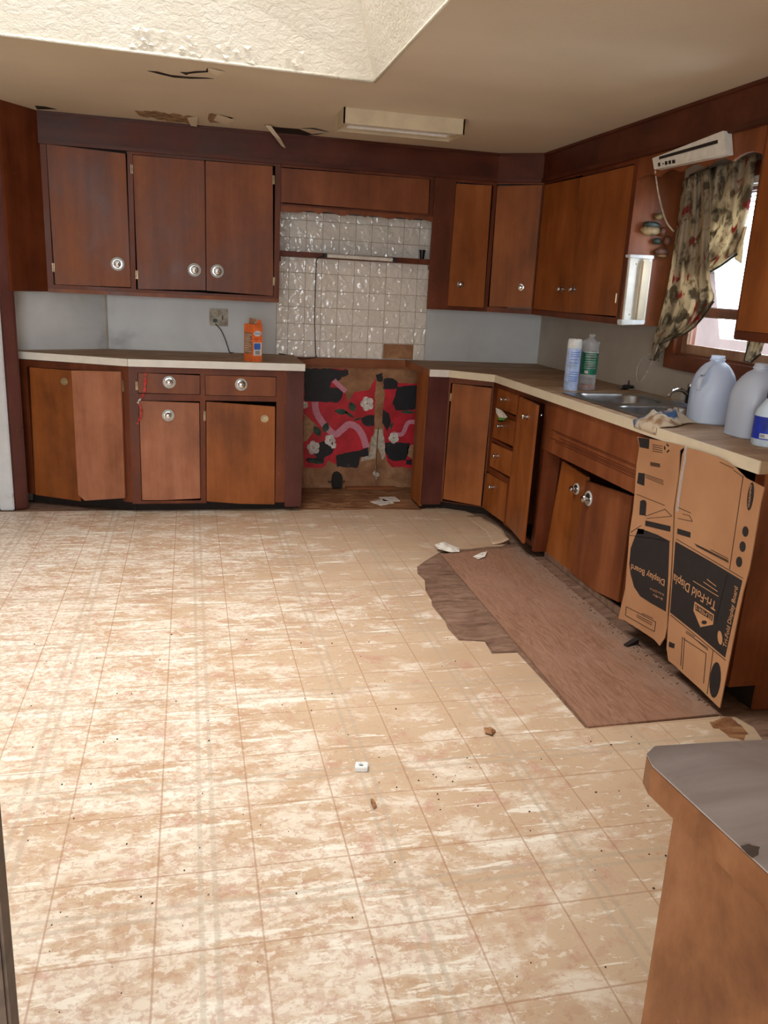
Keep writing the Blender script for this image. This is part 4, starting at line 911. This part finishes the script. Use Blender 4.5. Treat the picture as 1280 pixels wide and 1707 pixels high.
MB().tube(vs(pp+pp2, 4), .0032, 6).build('cable', M['cord'], pc, smooth=True)
# baking soda carton
t = thing('orange_baking_soda_box', 'opened orange baking soda carton on the left worktop', 'box')
pa = on(2, ZL, 404, 600); pb = on(2, ZL, 421, 603.5); pcn = on(2, ZL, 437, 602.5)
fr1 = Frame((pb.x, pb.y), (.87, .50)); wd = .063; dp = .055; hh = .245
hh = on(1, pb.y, 421, 541).z-ZL; wd = fr1.uv(437, 602)[0]
M['obox'] = plain('orange_carton', (236, 116, 52), .5, var=.06); M['blueprint'] = plain('blue_print', (60, 110, 200), .5, var=.05)
MB().fbox(fr1, 0, wd, ZL, ZL+hh, -.095, 0).build('carton', M['obox'], t, bevel=.001)
MB().prism(fr1, [(.0, ZL+hh), (wd*.55, ZL+hh-.0), (wd*.8, ZL+hh+.028), (wd*.1, ZL+hh+.038)], -.045, -.043).build('flap', M['board'], t)
MB().prism(fr1, [(wd*.5, ZL+hh), (wd, ZL+hh-.0), (wd*1.05, ZL+hh+.02), (wd*.7, ZL+hh+.03)], -.02, -.018).build('flap', M['obox'], t)
def sq(u0, u1, z0, z1, mat, nm, n_=.0004): MB().fbox(fr1, wd*u0, wd*u1, ZL+hh*z0, ZL+hh*z1, 0, n_).build(nm, mat, t)
sq(.1, .92, .17, .52, M['white'], 'label_panel'); sq(.14, .8, .33, .50, M['blueprint'], 'blue_panel', .0008)
for i in range(5): sq(.26+i*.1, .31+i*.1, .2, .3, M['cardink'], 'barcode_bar', .0008)
q = [(wd*(.5+.4*math.cos(a)), ZL+hh*(.76+.075*math.sin(a))) for a in [2*math.pi*i/18 for i in range(18)]]; MB().prism(fr1, q, 0, .0005).build('oval_logo', M['white'], t)
def simple_text(s, origin, xdir, ydir, size, mat, parent, name='lettering', width=None):
    cu = bpy.data.curves.new(name, 'FONT'); cu.body = s; cu.size = 1; cu.resolution_u = 2
    tmp = bpy.data.objects.new(name, cu); COL.objects.link(tmp)
    me = bpy.data.meshes.new_from_object(tmp.evaluated_get(bpy.context.evaluated_depsgraph_get())); bpy.data.objects.remove(tmp)
    xdir = Vector(xdir).normalized(); ydir = Vector(ydir).normalized(); o_ = Vector(origin); w_ = max(v.co.x for v in me.vertices); kx = (width/w_) if width else size
    for v in me.vertices: v.co = o_+xdir*v.co.x*kx+ydir*v.co.y*size
    o = bpy.data.objects.new(name, me); COL.objects.link(o); me.materials.append(mat); o.parent = parent; return o
simple_text('Baking', fr1.P(wd*.22, ZL+hh*.735, .0007), fr1.u, (0, 0, 1), .02, M['blueprint'], t, width=wd*.6)
simple_text('Baking Soda', fr1.P(wd*.1, ZL+hh*.6, .0007), fr1.u, (0, 0, 1), .014, M['redplastic'], t, width=wd*.8)
# left side panel of the carton: pale printed text block
fs1 = Frame((pb.x-fr1.n.x*.095, pb.y-fr1.n.y*.095), (fr1.n.x, fr1.n.y))
MB().fbox(fs1, .006, .09, ZL+hh*.2, ZL+hh*.78, 0, .0004).build('label_panel', M['board'], t)
for i in range(10): MB().fbox(fs1, .01, .084-(i % 3)*.012, ZL+hh*(.26+i*.05), ZL+hh*(.275+i*.05), .0004, .0007).build('print_line', M['paper'], t)

def bottle(name, label, cat, x, y, z, prof, mat, seg=28): 
    t = thing(name, label, cat); MB().lathe((x, y, z), (0, 0, 1), prof, seg).build('body', mat, t, smooth='auto'); return t
# spray can
M['canblue'] = plain('pale_blue_can', (176, 196, 232), .35, var=.1, scale=25)
px_, py_ = 2.01, 4.11
hcan = on(1, py_, 944, 564).z-ZR
t = thing('aerosol_can', 'pale blue aerosol can left of the green-label bottle', 'can'); r = .038
MB().lathe((px_, py_, ZR), (0, 0, 1), [(r*.93, 0), (r, .006), (r, hcan*.80), (r*.97, hcan*.82)], 28).build('can', M['canblue'], t, smooth='auto')
MB().lathe((px_, py_, ZR+hcan*.82), (0, 0, 1), [(r*1.02, 0), (r*1.02, hcan*.14), (r*.9, hcan*.175), (r*.5, hcan*.18), (.001, hcan*.18)], 28).build('cap', M['white'], t, smooth='auto')
MB().box((px_-.012, py_-.034, ZR+hcan*.93), (px_+.006, py_-.02, ZR+hcan*1.01)).build('nozzle', M['plate'], t, bevel=.003)
fcan = lambda k, a0, a1: [[(px_+(r+.0006)*math.sin(a), py_-(r+.0006)*math.cos(a), ZR+hcan*(k+dz)) for a in [a0+(a1-a0)*i/8 for i in range(9)]] for dz in (0, .012)]
for k, aa in ((.74, .5), (.70, .3), (.66, .6), (.6, .2), (.54, .45), (.36, .6), (.32, .55), (.27, .6), (.23, .5), (.19, .55)): MB().grid(fcan(k, -.9, aa)).build('print_line', M['blueprint'], t)
# clear bottle with green label
bx, by = 2.125, 4.15; hb = on(1, by, 975, 557).z-ZR; rb = .047
t = thing('green_label_bottle', 'clear plastic bottle with green label and amber dregs', 'bottle')
pr = [(rb*.9, 0), (rb, .006), (rb, .02)]+[(rb*(.93 if i % 2 else 1.0), .02+.012*i) for i in range(1, 5)]+[(rb*.97, hb*.30), (rb*.97, hb*.70)]+[(rb*(.93 if i % 2 else 1.0), hb*.70+.011*i) for i in range(1, 6)]+[(rb, hb*.86), (rb*.8, hb*.89), (rb*.36, hb*.94), (rb*.32, hb*.95), (rb*.36, hb*.96), (rb*.33, hb)]
pi_ = [(max(a-.0012, .001), b) for a, b in pr[::-1]]; pi_[-1] = (rb*.85, .002)
MB().lathe((bx, by, ZR+.0005), (0, 0, 1), pr+pi_, 28).build('body', M['clear'], t, smooth='auto')
MB().lathe((bx, by, ZR+.004), (0, 0, 1), [(rb*.84, 0), (rb*.93, .005), (rb*.93, .03), (.001, .03)], 24).build('liquid', M['amber'], t, smooth='auto')
M['label_green'] = plain('green_label', (14, 104, 78), .4, var=.15)
MB().lathe((bx, by, ZR), (0, 0, 1), [(rb*.975, hb*.29), (rb*.985, hb*.29), (rb*.985, hb*.69), (rb*.975, hb*.69)], 28).build('label', M['label_green'], t, smooth='auto')
fl = lambda k, a0, a1, h=.012: [[(bx+(rb+.0004)*math.sin(a), by-(rb+.0004)*math.cos(a), ZR+hb*(k+dz)) for a in [a0+(a1-a0)*i/8 for i in range(9)]] for dz in (0, h)]
for k in (.65, .62, .6, .56, .52, .49, .46, .43, .40): MB().grid(fl(k, -1.0, .3+.2*random.random(), .006)).build('print_line', M['paper'], t)
MB().grid(fl(.31, -.9, -.5, .05)).build('print_square', M['paper'], t); MB().grid(fl(.68, -1.2, .9, .012)).build('print_line', M['white'], t)
# water jugs
def jug(x, y, z, H, hw, rot, label, cap=False):
    t = thing('water_jug', label, 'jug', 'milky plastic water jugs on the worktop'); rr = []; m_ = 32
    prof = [(0, .93), (.012, 1), (.10, 1), (.42, 1), (.52, .99), (.62, .94), (.72, .84), (.80, .70), (.86, .54), (.89, .40), (.905, .33), (.93, .30), (.935, .345), (.95, .345), (.955, .30), (1.0, .29)]
    for h_, s_ in prof:
        ring = []
        ex = 3.2 if h_ < .7 else 3.2-(h_-.7)*5.5; ex = max(ex, 2)
        for j in range(m_):
            a = 2*math.pi*j/m_; c_, s2_ = math.cos(a), math.sin(a); k_ = (abs(c_)**ex+abs(s2_)**ex)**(-1/ex)
            rd = hw*s_*k_
            # hand hold pushed in at one corner
            dd_ = abs((a-math.pi*1.25+math.pi) % (2*math.pi)-math.pi); 
            if .5 < h_ < .88: rd *= 1-.34*max(0, 1-dd_/.5)**.7*math.sin((h_-.5)/.38*math.pi)
            an = a+rot; ring.append((x+rd*math.cos(an), y+rd*math.sin(an), z+H*h_))
        rr.append(ring)
    MB().rings(rr, True, False).build('body', M['jug'], t, smooth='auto', solid=.0015)
    an = math.pi*1.25+rot; d_ = Vector((math.cos(an), math.sin(an), 0)); c0 = Vector((x, y, z))
    pts = [c0+d_*hw*1.02+Vector((0, 0, H*.50)), c0+d_*hw*1.10+Vector((0, 0, H*.58)), c0+d_*hw*1.02+Vector((0, 0, H*.68)), c0+d_*hw*.84+Vector((0, 0, H*.78)), c0+d_*hw*.5+Vector((0, 0, H*.87)), c0+d_*hw*.3+Vector((0, 0, H*.90))]
    MB().tube(vs(pts, 3), .012, 10).build('handle', M['jug'], t, smooth=True)
    return t
j1 = on(2, ZR, 1176, 722); H1 = .268
j1 = on(2, ZR, 1180, 703); j2 = on(2, ZR, 1249, 727); j3 = on(2, ZR, 1296, 697)
jug(j1.x, j1.y, ZR, .283, .090, -.45, 'milky plastic water jug beside the sink, farthest left of three')
jug(j2.x, j2.y, ZR, .283, .084, 1.6, 'milky plastic water jug between the left jug and the blue-label bottle')
jug(j3.x, j3.y, ZR, .272, .078, -.4, 'milky plastic water jug behind the others at the frame edge')
# blue label bottle
t = thing('blue_label_bottle', 'white bottle with blue cap and blue label at worktop end', 'bottle'); bq = on(2, ZR, 1277, 742); bx, by = bq.x, bq.y
M['bluecap'] = plain('navy_cap', (14, 44, 120), .35); M['bluelabel'] = plain('blue_label', (26, 52, 168), .35, var=.15, scale=14); M['bwhite'] = plain('translucent_white', (206, 222, 236), .3, var=.04)
hb = .205
MB().lathe((bx, by, ZR), (0, 0, 1), [(.052, 0), (.056, .006), (.056, .115), (.052, .128), (.034, .158), (.024, .172), (.022, .18), (.001, .18)], 28).build('body', M['bwhite'], t, smooth='auto')
MB().lathe((bx, by, ZR+.172), (0, 0, 1), [(.026, 0), (.027, .002), (.026, .03), (.001, .031)], 24).build('cap', M['bluecap'], t, smooth='auto')
MB().lathe((bx, by, ZR), (0, 0, 1), [(.0561, .026), (.0566, .026), (.0566, .108), (.0561, .108)], 28).build('label', M['bluelabel'], t, smooth='auto')
cyl = lambda a, z, r_=.0570: (bx+r_*math.sin(a), by-r_*math.cos(a), ZR+z)
MB().grid([[cyl(a, z) for a in [-1.2+.7*i/6 for i in range(7)]] for z in (.03, .048)]).build('barcode_panel', M['white'], t)
for i in range(6): MB().grid([[cyl(a, z, .0573) for a in (-1.15+i*.05, -1.125+i*.05)] for z in (.034, .045)]).build('barcode_bar', M['cardink'], t)
MB().grid([[cyl(.35+.38*math.cos(b)*q_, .083+.017*math.sin(b)*q_) for b in [2*math.pi*i/16 for i in range(17)]] for q_ in (.02, 1)]).build('red_roundel', M['redplastic'], t)
for k in range(6): MB().grid([[cyl(a, z) for a in [-1.1+.9*i/6 for i in range(7)]] for z in (.060+k*.007, .0625+k*.007)]).build('print_line', M['bluecap'], t)
# stopper, faucet, cloth
t = thing('sink_stopper', 'black and chrome sink stopper lying behind the sink', 'stopper'); sp_ = on(2, ZR+.006, 1047, 645)
sp_ = Vector((min(sp_.x, RW-.06), min(sp_.y, 4.4), 0)); sp_ = Vector((2.36, 4.12, 0))
sp_ = on(2, ZR+.005, 1047, 645); sp_ = Vector((RW-.07, on(0, RW-.07, 1047, 645).y, 0))
MB().lathe((sp_.x, sp_.y, ZR), (0, 0, 1), [(.045, 0), (.048, .004), (.040, .010), (.03, .012), (.001, .012)], 24).build('flange', M['chrome'], t, smooth='auto')
MB().lathe((sp_.x, sp_.y, ZR+.012), (0, 0, 1), [(.036, 0), (.03, .012), (.006, .016), (.004, .04), (.001, .041)], 20).build('plug', M['black'], t, smooth='auto')
t = thing('faucet', 'dark faucet with chrome top behind the left water jug', 'faucet')
fp = Vector((2.40, on(0, 2.40, 1150, 665).y, ZR+.005))
MB().prism(Flat(0), rrect(2.365, 2.435, fp.y-.12, fp.y+.12, .03), ZR+.005, ZR+.016).build('base_plate', M['chrome'], t, bevel=.002)
MB().lathe(fp, (0, 0, 1), [(.024, .01), (.022, .05), (.018, .085), (.001, .086)], 20).build('body', M['black'], t, smooth='auto')
MB().lathe(fp+Vector((0, 0, .086)), (0, 0, 1), [(.018, 0), (.022, .006), (.018, .018), (.001, .02)], 20).build('lever_cap', M['chrome'], t, smooth='auto')
MB().tube(vs([fp+Vector((-.015, 0, .05)), fp+Vector((-.07, -.02, .075)), fp+Vector((-.13, -.04, .07)), fp+Vector((-.15, -.045, .045))], 4), .010, 10).build('spout', M['chrome'], t, smooth='auto')
MB().lathe((2.42, fp.y+.09, ZR+.014), (0, 0, 1), [(.016, 0), (.014, .02), (.02, .03), (.018, .045), (.001, .046)], 16).build('tap_handle', M['clear'], t, smooth='auto')
# crumpled cloth
t = thing('crumpled_cloth', 'crumpled blue and cream dishcloth on the worktop edge by sink', 'cloth')
g = []; nr, nc = 26, 30
for i in range(nr):
    row = []
    for j in range(nc):
        s, q = i/(nr-1), j/(nc-1)
        x = 1.832+.24*s+.02*math.sin(q*7); y = 3.10-.17*q+.10*s+.02*math.sin(s*6+q*3)
        nz = noise.noise(Vector((s*5, q*6, 1.3)))*.5+noise.noise(Vector((s*11, q*12, 4)))*.3
        env = min(1, s*5, (1-s)*5, q*5, (1-q)*5); zc = ZR+.006+env*(.018+.05*max(0, nz+.15)+.02*math.exp(-((s-.7)**2+(q-.5)**2)*9))
        if s < .10: x = 1.832-.002; zc = ZR-.028+.034*(s/.10)
        row.append((x, y, zc))
    g.append(row)
MB().grid(g).build('cloth', M['cloth'], t, smooth=True, solid=.002)

# ------------------------------------------------------------------ scraps hanging on the cabinets
t = thing('red_ribbon', 'red and white ribbon hanging beside the left drawer', 'ribbon')
pr_ = [(243, 622), (242, 640), (240, 655), (234, 665), (230, 671), (234, 678), (236, 688), (234, 695), (229, 707)]
pts = [FF.P(*FF.uv(x, y, .03), .03) for x, y in pr_]
g = [[Vector(p) + Vector((dx*math.cos(i*1.3), -.006*math.sin(i*1.3), 0)) for dx in (-.008, 0, .008)] for i, p in enumerate(vs(pts, 3))]
gA = g[:10]; gB = g[9:14]; gC = g[13:]
MB().grid(gA).build('ribbon', M['redplastic'], t, solid=.0008); MB().grid(gB).build('ribbon', M['paper'], t, solid=.0008, label='white stretch of the ribbon'); MB().grid(gC).build('ribbon', M['redplastic'], t, solid=.0008)
t = thing('plastic_wrapper', 'small white and green wrapper stuck on the drawer fronts', 'wrapper')
M['brightgreen'] = plain('bright_green_print', (70, 150, 60), .4)
def wrap(P, mat, n_):
    q = quad(FR, P, n_); MB().prism(FR, q, n_-.003, n_).build('film', mat, t, bevel=.0005)
wrap([(826, 680), (836, 684), (845, 695), (843, 697), (832, 696), (827, 689)], M['paper'], .04); wrap([(829, 695), (843, 694), (841, 700), (832, 701)], M['brightgreen'], .036); wrap([(830, 700), (841, 700), (836, 704), (829, 703)], M['black'], .032)

# ------------------------------------------------------------------ ceiling damage
cr = thing('ceiling_crack', 'dark torn crack in the ceiling beside the skylight', 'crack')
CF = Flat(HC-.0005)
def cpoly(P, mat, nm, parent, n0=-.0012, n1=-.0002): return MB().prism(CF, [CF.uv(x, y) for x, y in P], n0, n1).build(nm, mat, parent)
cpoly([(246, 118), (262, 119), (285, 125), (310, 127.5), (345, 129.5), (357, 131), (320, 131), (290, 129), (268, 124)], M['darkin'], 'gap', cr)
cpoly([(300, 120), (312, 120.5), (325, 118.5), (343, 118), (346, 112), (347, 120), (325, 121.5), (314, 123), (311, 125)], M['darkin'], 'gap', cr)
def flap(P, drop, parent, mat=None):
    q = [CF.uv(x, y) for x, y in P]; v = [Vector((a, b, HC-.002-d)) for (a, b), d in zip(q, drop)]
    mb = MB(); mb.v = v; mb.f = [list(range(len(v)))]; mb.build('flap', mat or M['ceil'], parent, solid=.002)
flap([(346, 112), (374, 118), (360, 122), (348, 120)], [0, .004, .01, 0], cr)
pe = thing('peeling_ceiling_paper', 'brown peeled patches in the ceiling above left cabinet', 'peeling paper')
M['peel'] = plain('torn_paper_brown', (150, 122, 90), .9, var=.28, scale=26)
cpoly(rag([(224, 183), (262, 186), (300, 192), (328, 194), (327, 204), (300, 205), (262, 199), (232, 192)], 1.6, 6, 5), M['peel'], 'patch', pe)
cpoly(rag([(347, 189), (365, 190), (388, 196), (380, 203), (350, 205), (345, 198)], 1.4, 5, 6), M['peel'], 'patch', pe)
flap([(312, 196), (330, 193), (328, 206), (318, 206)], [0, .002, .015, .01], pe); flap([(362, 190), (389, 196), (378, 203), (356, 200)], [.0, .01, .016, 0], pe)
tf = thing('torn_ceiling_flap', 'ceiling tear with a hanging flap left of the light fixture', 'tear')
cpoly([(440, 208), (460, 212), (500, 215), (548, 220), (530, 224), (490, 227), (462, 224)], M['darkin'], 'gap', tf)
ft = [on(2, HC-.01, 442, 209), on(2, HC-.01, 452, 210), on(2, HC-.06, 468, 232), on(2, HC-.12, 476, 247), on(2, HC-.10, 470, 244), on(2, HC-.05, 456, 226)]
v = MB(); v.v = ft; v.f = [[0, 1, 5], [1, 2, 5], [2, 3, 4], [2, 4, 5]]; v.build('flap', M['ceil'], tf, solid=.002)
flap([(500, 214), (522, 212), (547, 219), (520, 222)], [.002, .012, .004, .002], tf)
tg = thing('ceiling_edge_gap', 'dark gap where ceiling meets wood at left corner', 'gap')
cpoly([(58, 176), (75, 177.5), (95, 182), (62, 182)], M['darkin'], 'gap', tg)
# peeling paint flakes in the skylight well
pf = MB(); rnd = random.Random(3)
ynear = lambda x: 3.757+(x+.693)*(.093/1.491)
for k in range(46):
    x = rnd.gauss(.02, .22); zz = HC+.012+abs(rnd.gauss(0, .03)); y = ynear(x)-.002-(zz-HC)*.33; s = rnd.uniform(.006, .02)
    a = rnd.uniform(0, 3); i = len(pf.v)
    pf.v += [Vector((x+s*math.cos(a), y-.002, zz+s*.6*math.sin(a))), Vector((x+s*math.cos(a+2), y-.002-rnd.random()*.008, zz+s*.6*math.sin(a+2))), Vector((x+s*math.cos(a+4), y-.001, zz+s*.6*math.sin(a+4)))]; pf.f.append([i, i+1, i+2])
pf.build('paint_flakes', M['stucco'], kind='stuff', solid=.001, label='peeling white paint flakes along the skylight well edge', cat='paint flakes')

# ------------------------------------------------------------------ foreground: peninsula and door edge
pn = thing('peninsula', 'worn wooden peninsula with grey laminate top in the lower right corner', 'counter')
ZP = .90
top = [(.545, .765), (.526, .745), (.522, .72), (.540, .40), (.545, -.1), (1.5, -.1), (1.5, .768), (.58, .782)]
top = [(.548, .783), (.528, .768), (.522, .745), (.536, .565), (.556, .30), (.58, -.1), (1.6, -.1), (1.6, .752), (.70, .776)]
MB().prism(Flat(0), top, ZP-.002, ZP).build('laminate_top', M['greylam'], pn)
MB().prism(Flat(0), top, ZP-.040, ZP-.0021).build('top_edge', M['penwood'], pn, bevel=.001)
MB().quadbox([(.549, .715, 0), (1.55, .69, 0), (1.55, -.1, 0), (.585, -.1, 0), (.539, .715, ZP-.041), (1.55, .69, ZP-.041), (1.55, -.1, ZP-.041), (.581, -.1, ZP-.041)]).build('side_panel', M['penwood'], pn)
struct('door_2', MB().box((-.42, .88, 0), (-.2275, .925, 2.1)), plain('dark_door_edge', (96, 80, 68), .6), bevel=.004)

# ------------------------------------------------------------------ litter on the floor
t = thing('white_plastic_block', 'small white square plastic block with a hole on the floor', 'block')
p = on(2, .01, 602, 1277)
sqo = [(-.022, -.014), (.016, -.020), (.024, .012), (-.014, .018)]
MB().prism(Flat(0), [(p.x+a, p.y+b) for a, b in sqo], 0, .016, [[(p.x+.008*math.cos(k*.785), p.y+.008*math.sin(k*.785)) for k in range(8)]]).build('block', M['white'], t, bevel=.002)
def scrap(name, label, cat, P, mat, amp=.012, zb=.004, seed=1):
    q = [on(2, 0, x, y) for x, y in P]; cx_ = sum(v.x for v in q)/len(q); cy_ = sum(v.y for v in q)/len(q); rnd = random.Random(seed)
    mb = MB(); mb.v = [Vector((cx_, cy_, zb+amp))]; m_ = len(q)
    for f in (.5, 1):
        for v in q: mb.v.append(Vector((cx_+(v.x-cx_)*f, cy_+(v.y-cy_)*f, zb+rnd.random()*amp*(1.6 if f == .5 else .7))))
    for k in range(m_):
        mb.f.append([0, 1+k, 1+(k+1) % m_]); mb.f.append([1+k, 1+m_+k, 1+m_+(k+1) % m_, 1+(k+1) % m_])
    mb.build(name, mat, solid=.001, label=label, cat=cat)
scrap('paper_scrap', 'torn white paper scrap at the far edge of the torn floor', 'paper', [(724, 912), (735, 909), (750, 912), (765, 916), (766, 923), (752, 924), (738, 922), (728, 920)], M['paper'], .02, .006, 2)
scrap('paper_scrap', 'smaller white paper scrap on the plywood right of the first', 'paper', [(788, 931), (800, 926), (812, 923), (808, 932), (797, 935)], M['paper'], .012, .008, 4)
scrap('dry_leaf', 'small brown dried leaf crumb on the vinyl near centre', 'leaf', [(806, 1216), (818, 1214), (826, 1220), (820, 1228), (808, 1224)], M['rotten'], .01, .001, 5)
scrap('dry_leaf', 'dark curled leaf crumb to the right below white block', 'leaf', [(617, 1334), (624, 1337), (628, 1346), (623, 1350), (618, 1342)], M['rotten'], .01, .001, 6)
dm = plain('dark_crumbs', (66, 44, 30), .9, var=.3)
mb = MB(); rnd = random.Random(11)
for k in range(170):
    x = rnd.uniform(-.7, 1.5); y = rnd.uniform(1.1, 3.2) if k % 2 else rnd.gauss(2.0, .5)
    if x > 1.05 and y > 2.2: y = rnd.uniform(1.2, 2.2)
    s = rnd.uniform(.0008, .0036)*(.6+.4*rnd.random()); a = rnd.random()*3; c_, s_ = math.cos(a)*s, math.sin(a)*s
    mb.quadbox([(x-c_, y-s_, 0), (x+s_, y-c_, 0), (x+c_*1.5, y+s_*1.5, 0), (x-s_, y+c_, 0), (x-c_, y-s_, .002), (x+s_, y-c_, .003), (x+c_*1.5, y+s_*1.5, .002), (x-s_, y+c_, .001)])
mb.build('floor_crumbs', dm, kind='stuff', label='dark crumbs and specks strewn over the vinyl floor', cat='debris')
mb = MB()
for k in range(170):
    f = rnd.random(); x = 1.87-abs(rnd.gauss(0, .055)); y = 4.15-f*1.9; s = rnd.uniform(.0015, .007); a = rnd.random()*3; c_, s_ = math.cos(a)*s, math.sin(a)*s*.5; x = min(x, 1.825 if y < 3.08 else 1.9)
    z0 = .006 if x < 1.84 else -.004
    mb.quadbox([(x-c_, y-s_, z0), (x+s_, y-c_*.4, z0), (x+c_, y+s_, z0), (x-s_, y+c_*.4, z0), (x-c_, y-s_, z0+.004), (x+s_, y-c_*.4, z0+.006), (x+c_, y+s_, z0+.003), (x-s_, y+c_*.4, z0+.002)])
mb.build('wood_debris', M['under'], kind='stuff', label='rotten wood debris along the foot of the right cabinets', cat='debris')
tag(MB().quadbox([(1.78, 2.84, .007), (1.845, 2.86, .007), (1.84, 2.885, .007), (1.775, 2.86, .007), (1.78, 2.84, .012), (1.845, 2.86, .03), (1.84, 2.885, .03), (1.775, 2.86, .012)]).build('dark_splinter', M['darkin']), 'dark wood splinter sticking out under the cardboard', 'splinter')

# ragged dark rot where the vinyl ends, dusty film along the cabinets
t = thing('rotten_patch', 'dark rotten patch in the vinyl at the near end of the plywood', 'stain')
MB().prism(Flat(0), [Flat(0).uv(x, y) for x, y in rag([(1196, 1198), (1215, 1197), (1232, 1205), (1248, 1222), (1240, 1232), (1215, 1228), (1196, 1215), (1180, 1205)], 3, 6, 8)], -.0005, .0012).build('patch', M['rotten'], t)
t = thing('worn_chip', 'dark chip worn in the edge of grey peninsula top', 'chip')
ch = [on(2, ZP+.0004, x, y) for x, y in rag([(1234, 1410), (1248, 1408), (1266, 1413), (1264, 1424), (1254, 1430), (1243, 1422)], 1.2, 4, 9)]
MB().prism(Flat(0), [(v.x, v.y) for v in ch], ZP+.0002, ZP+.0008).build('chip', M['darkin'] if 0 else plain('bare_chipboard', (96, 84, 78), .6), t)
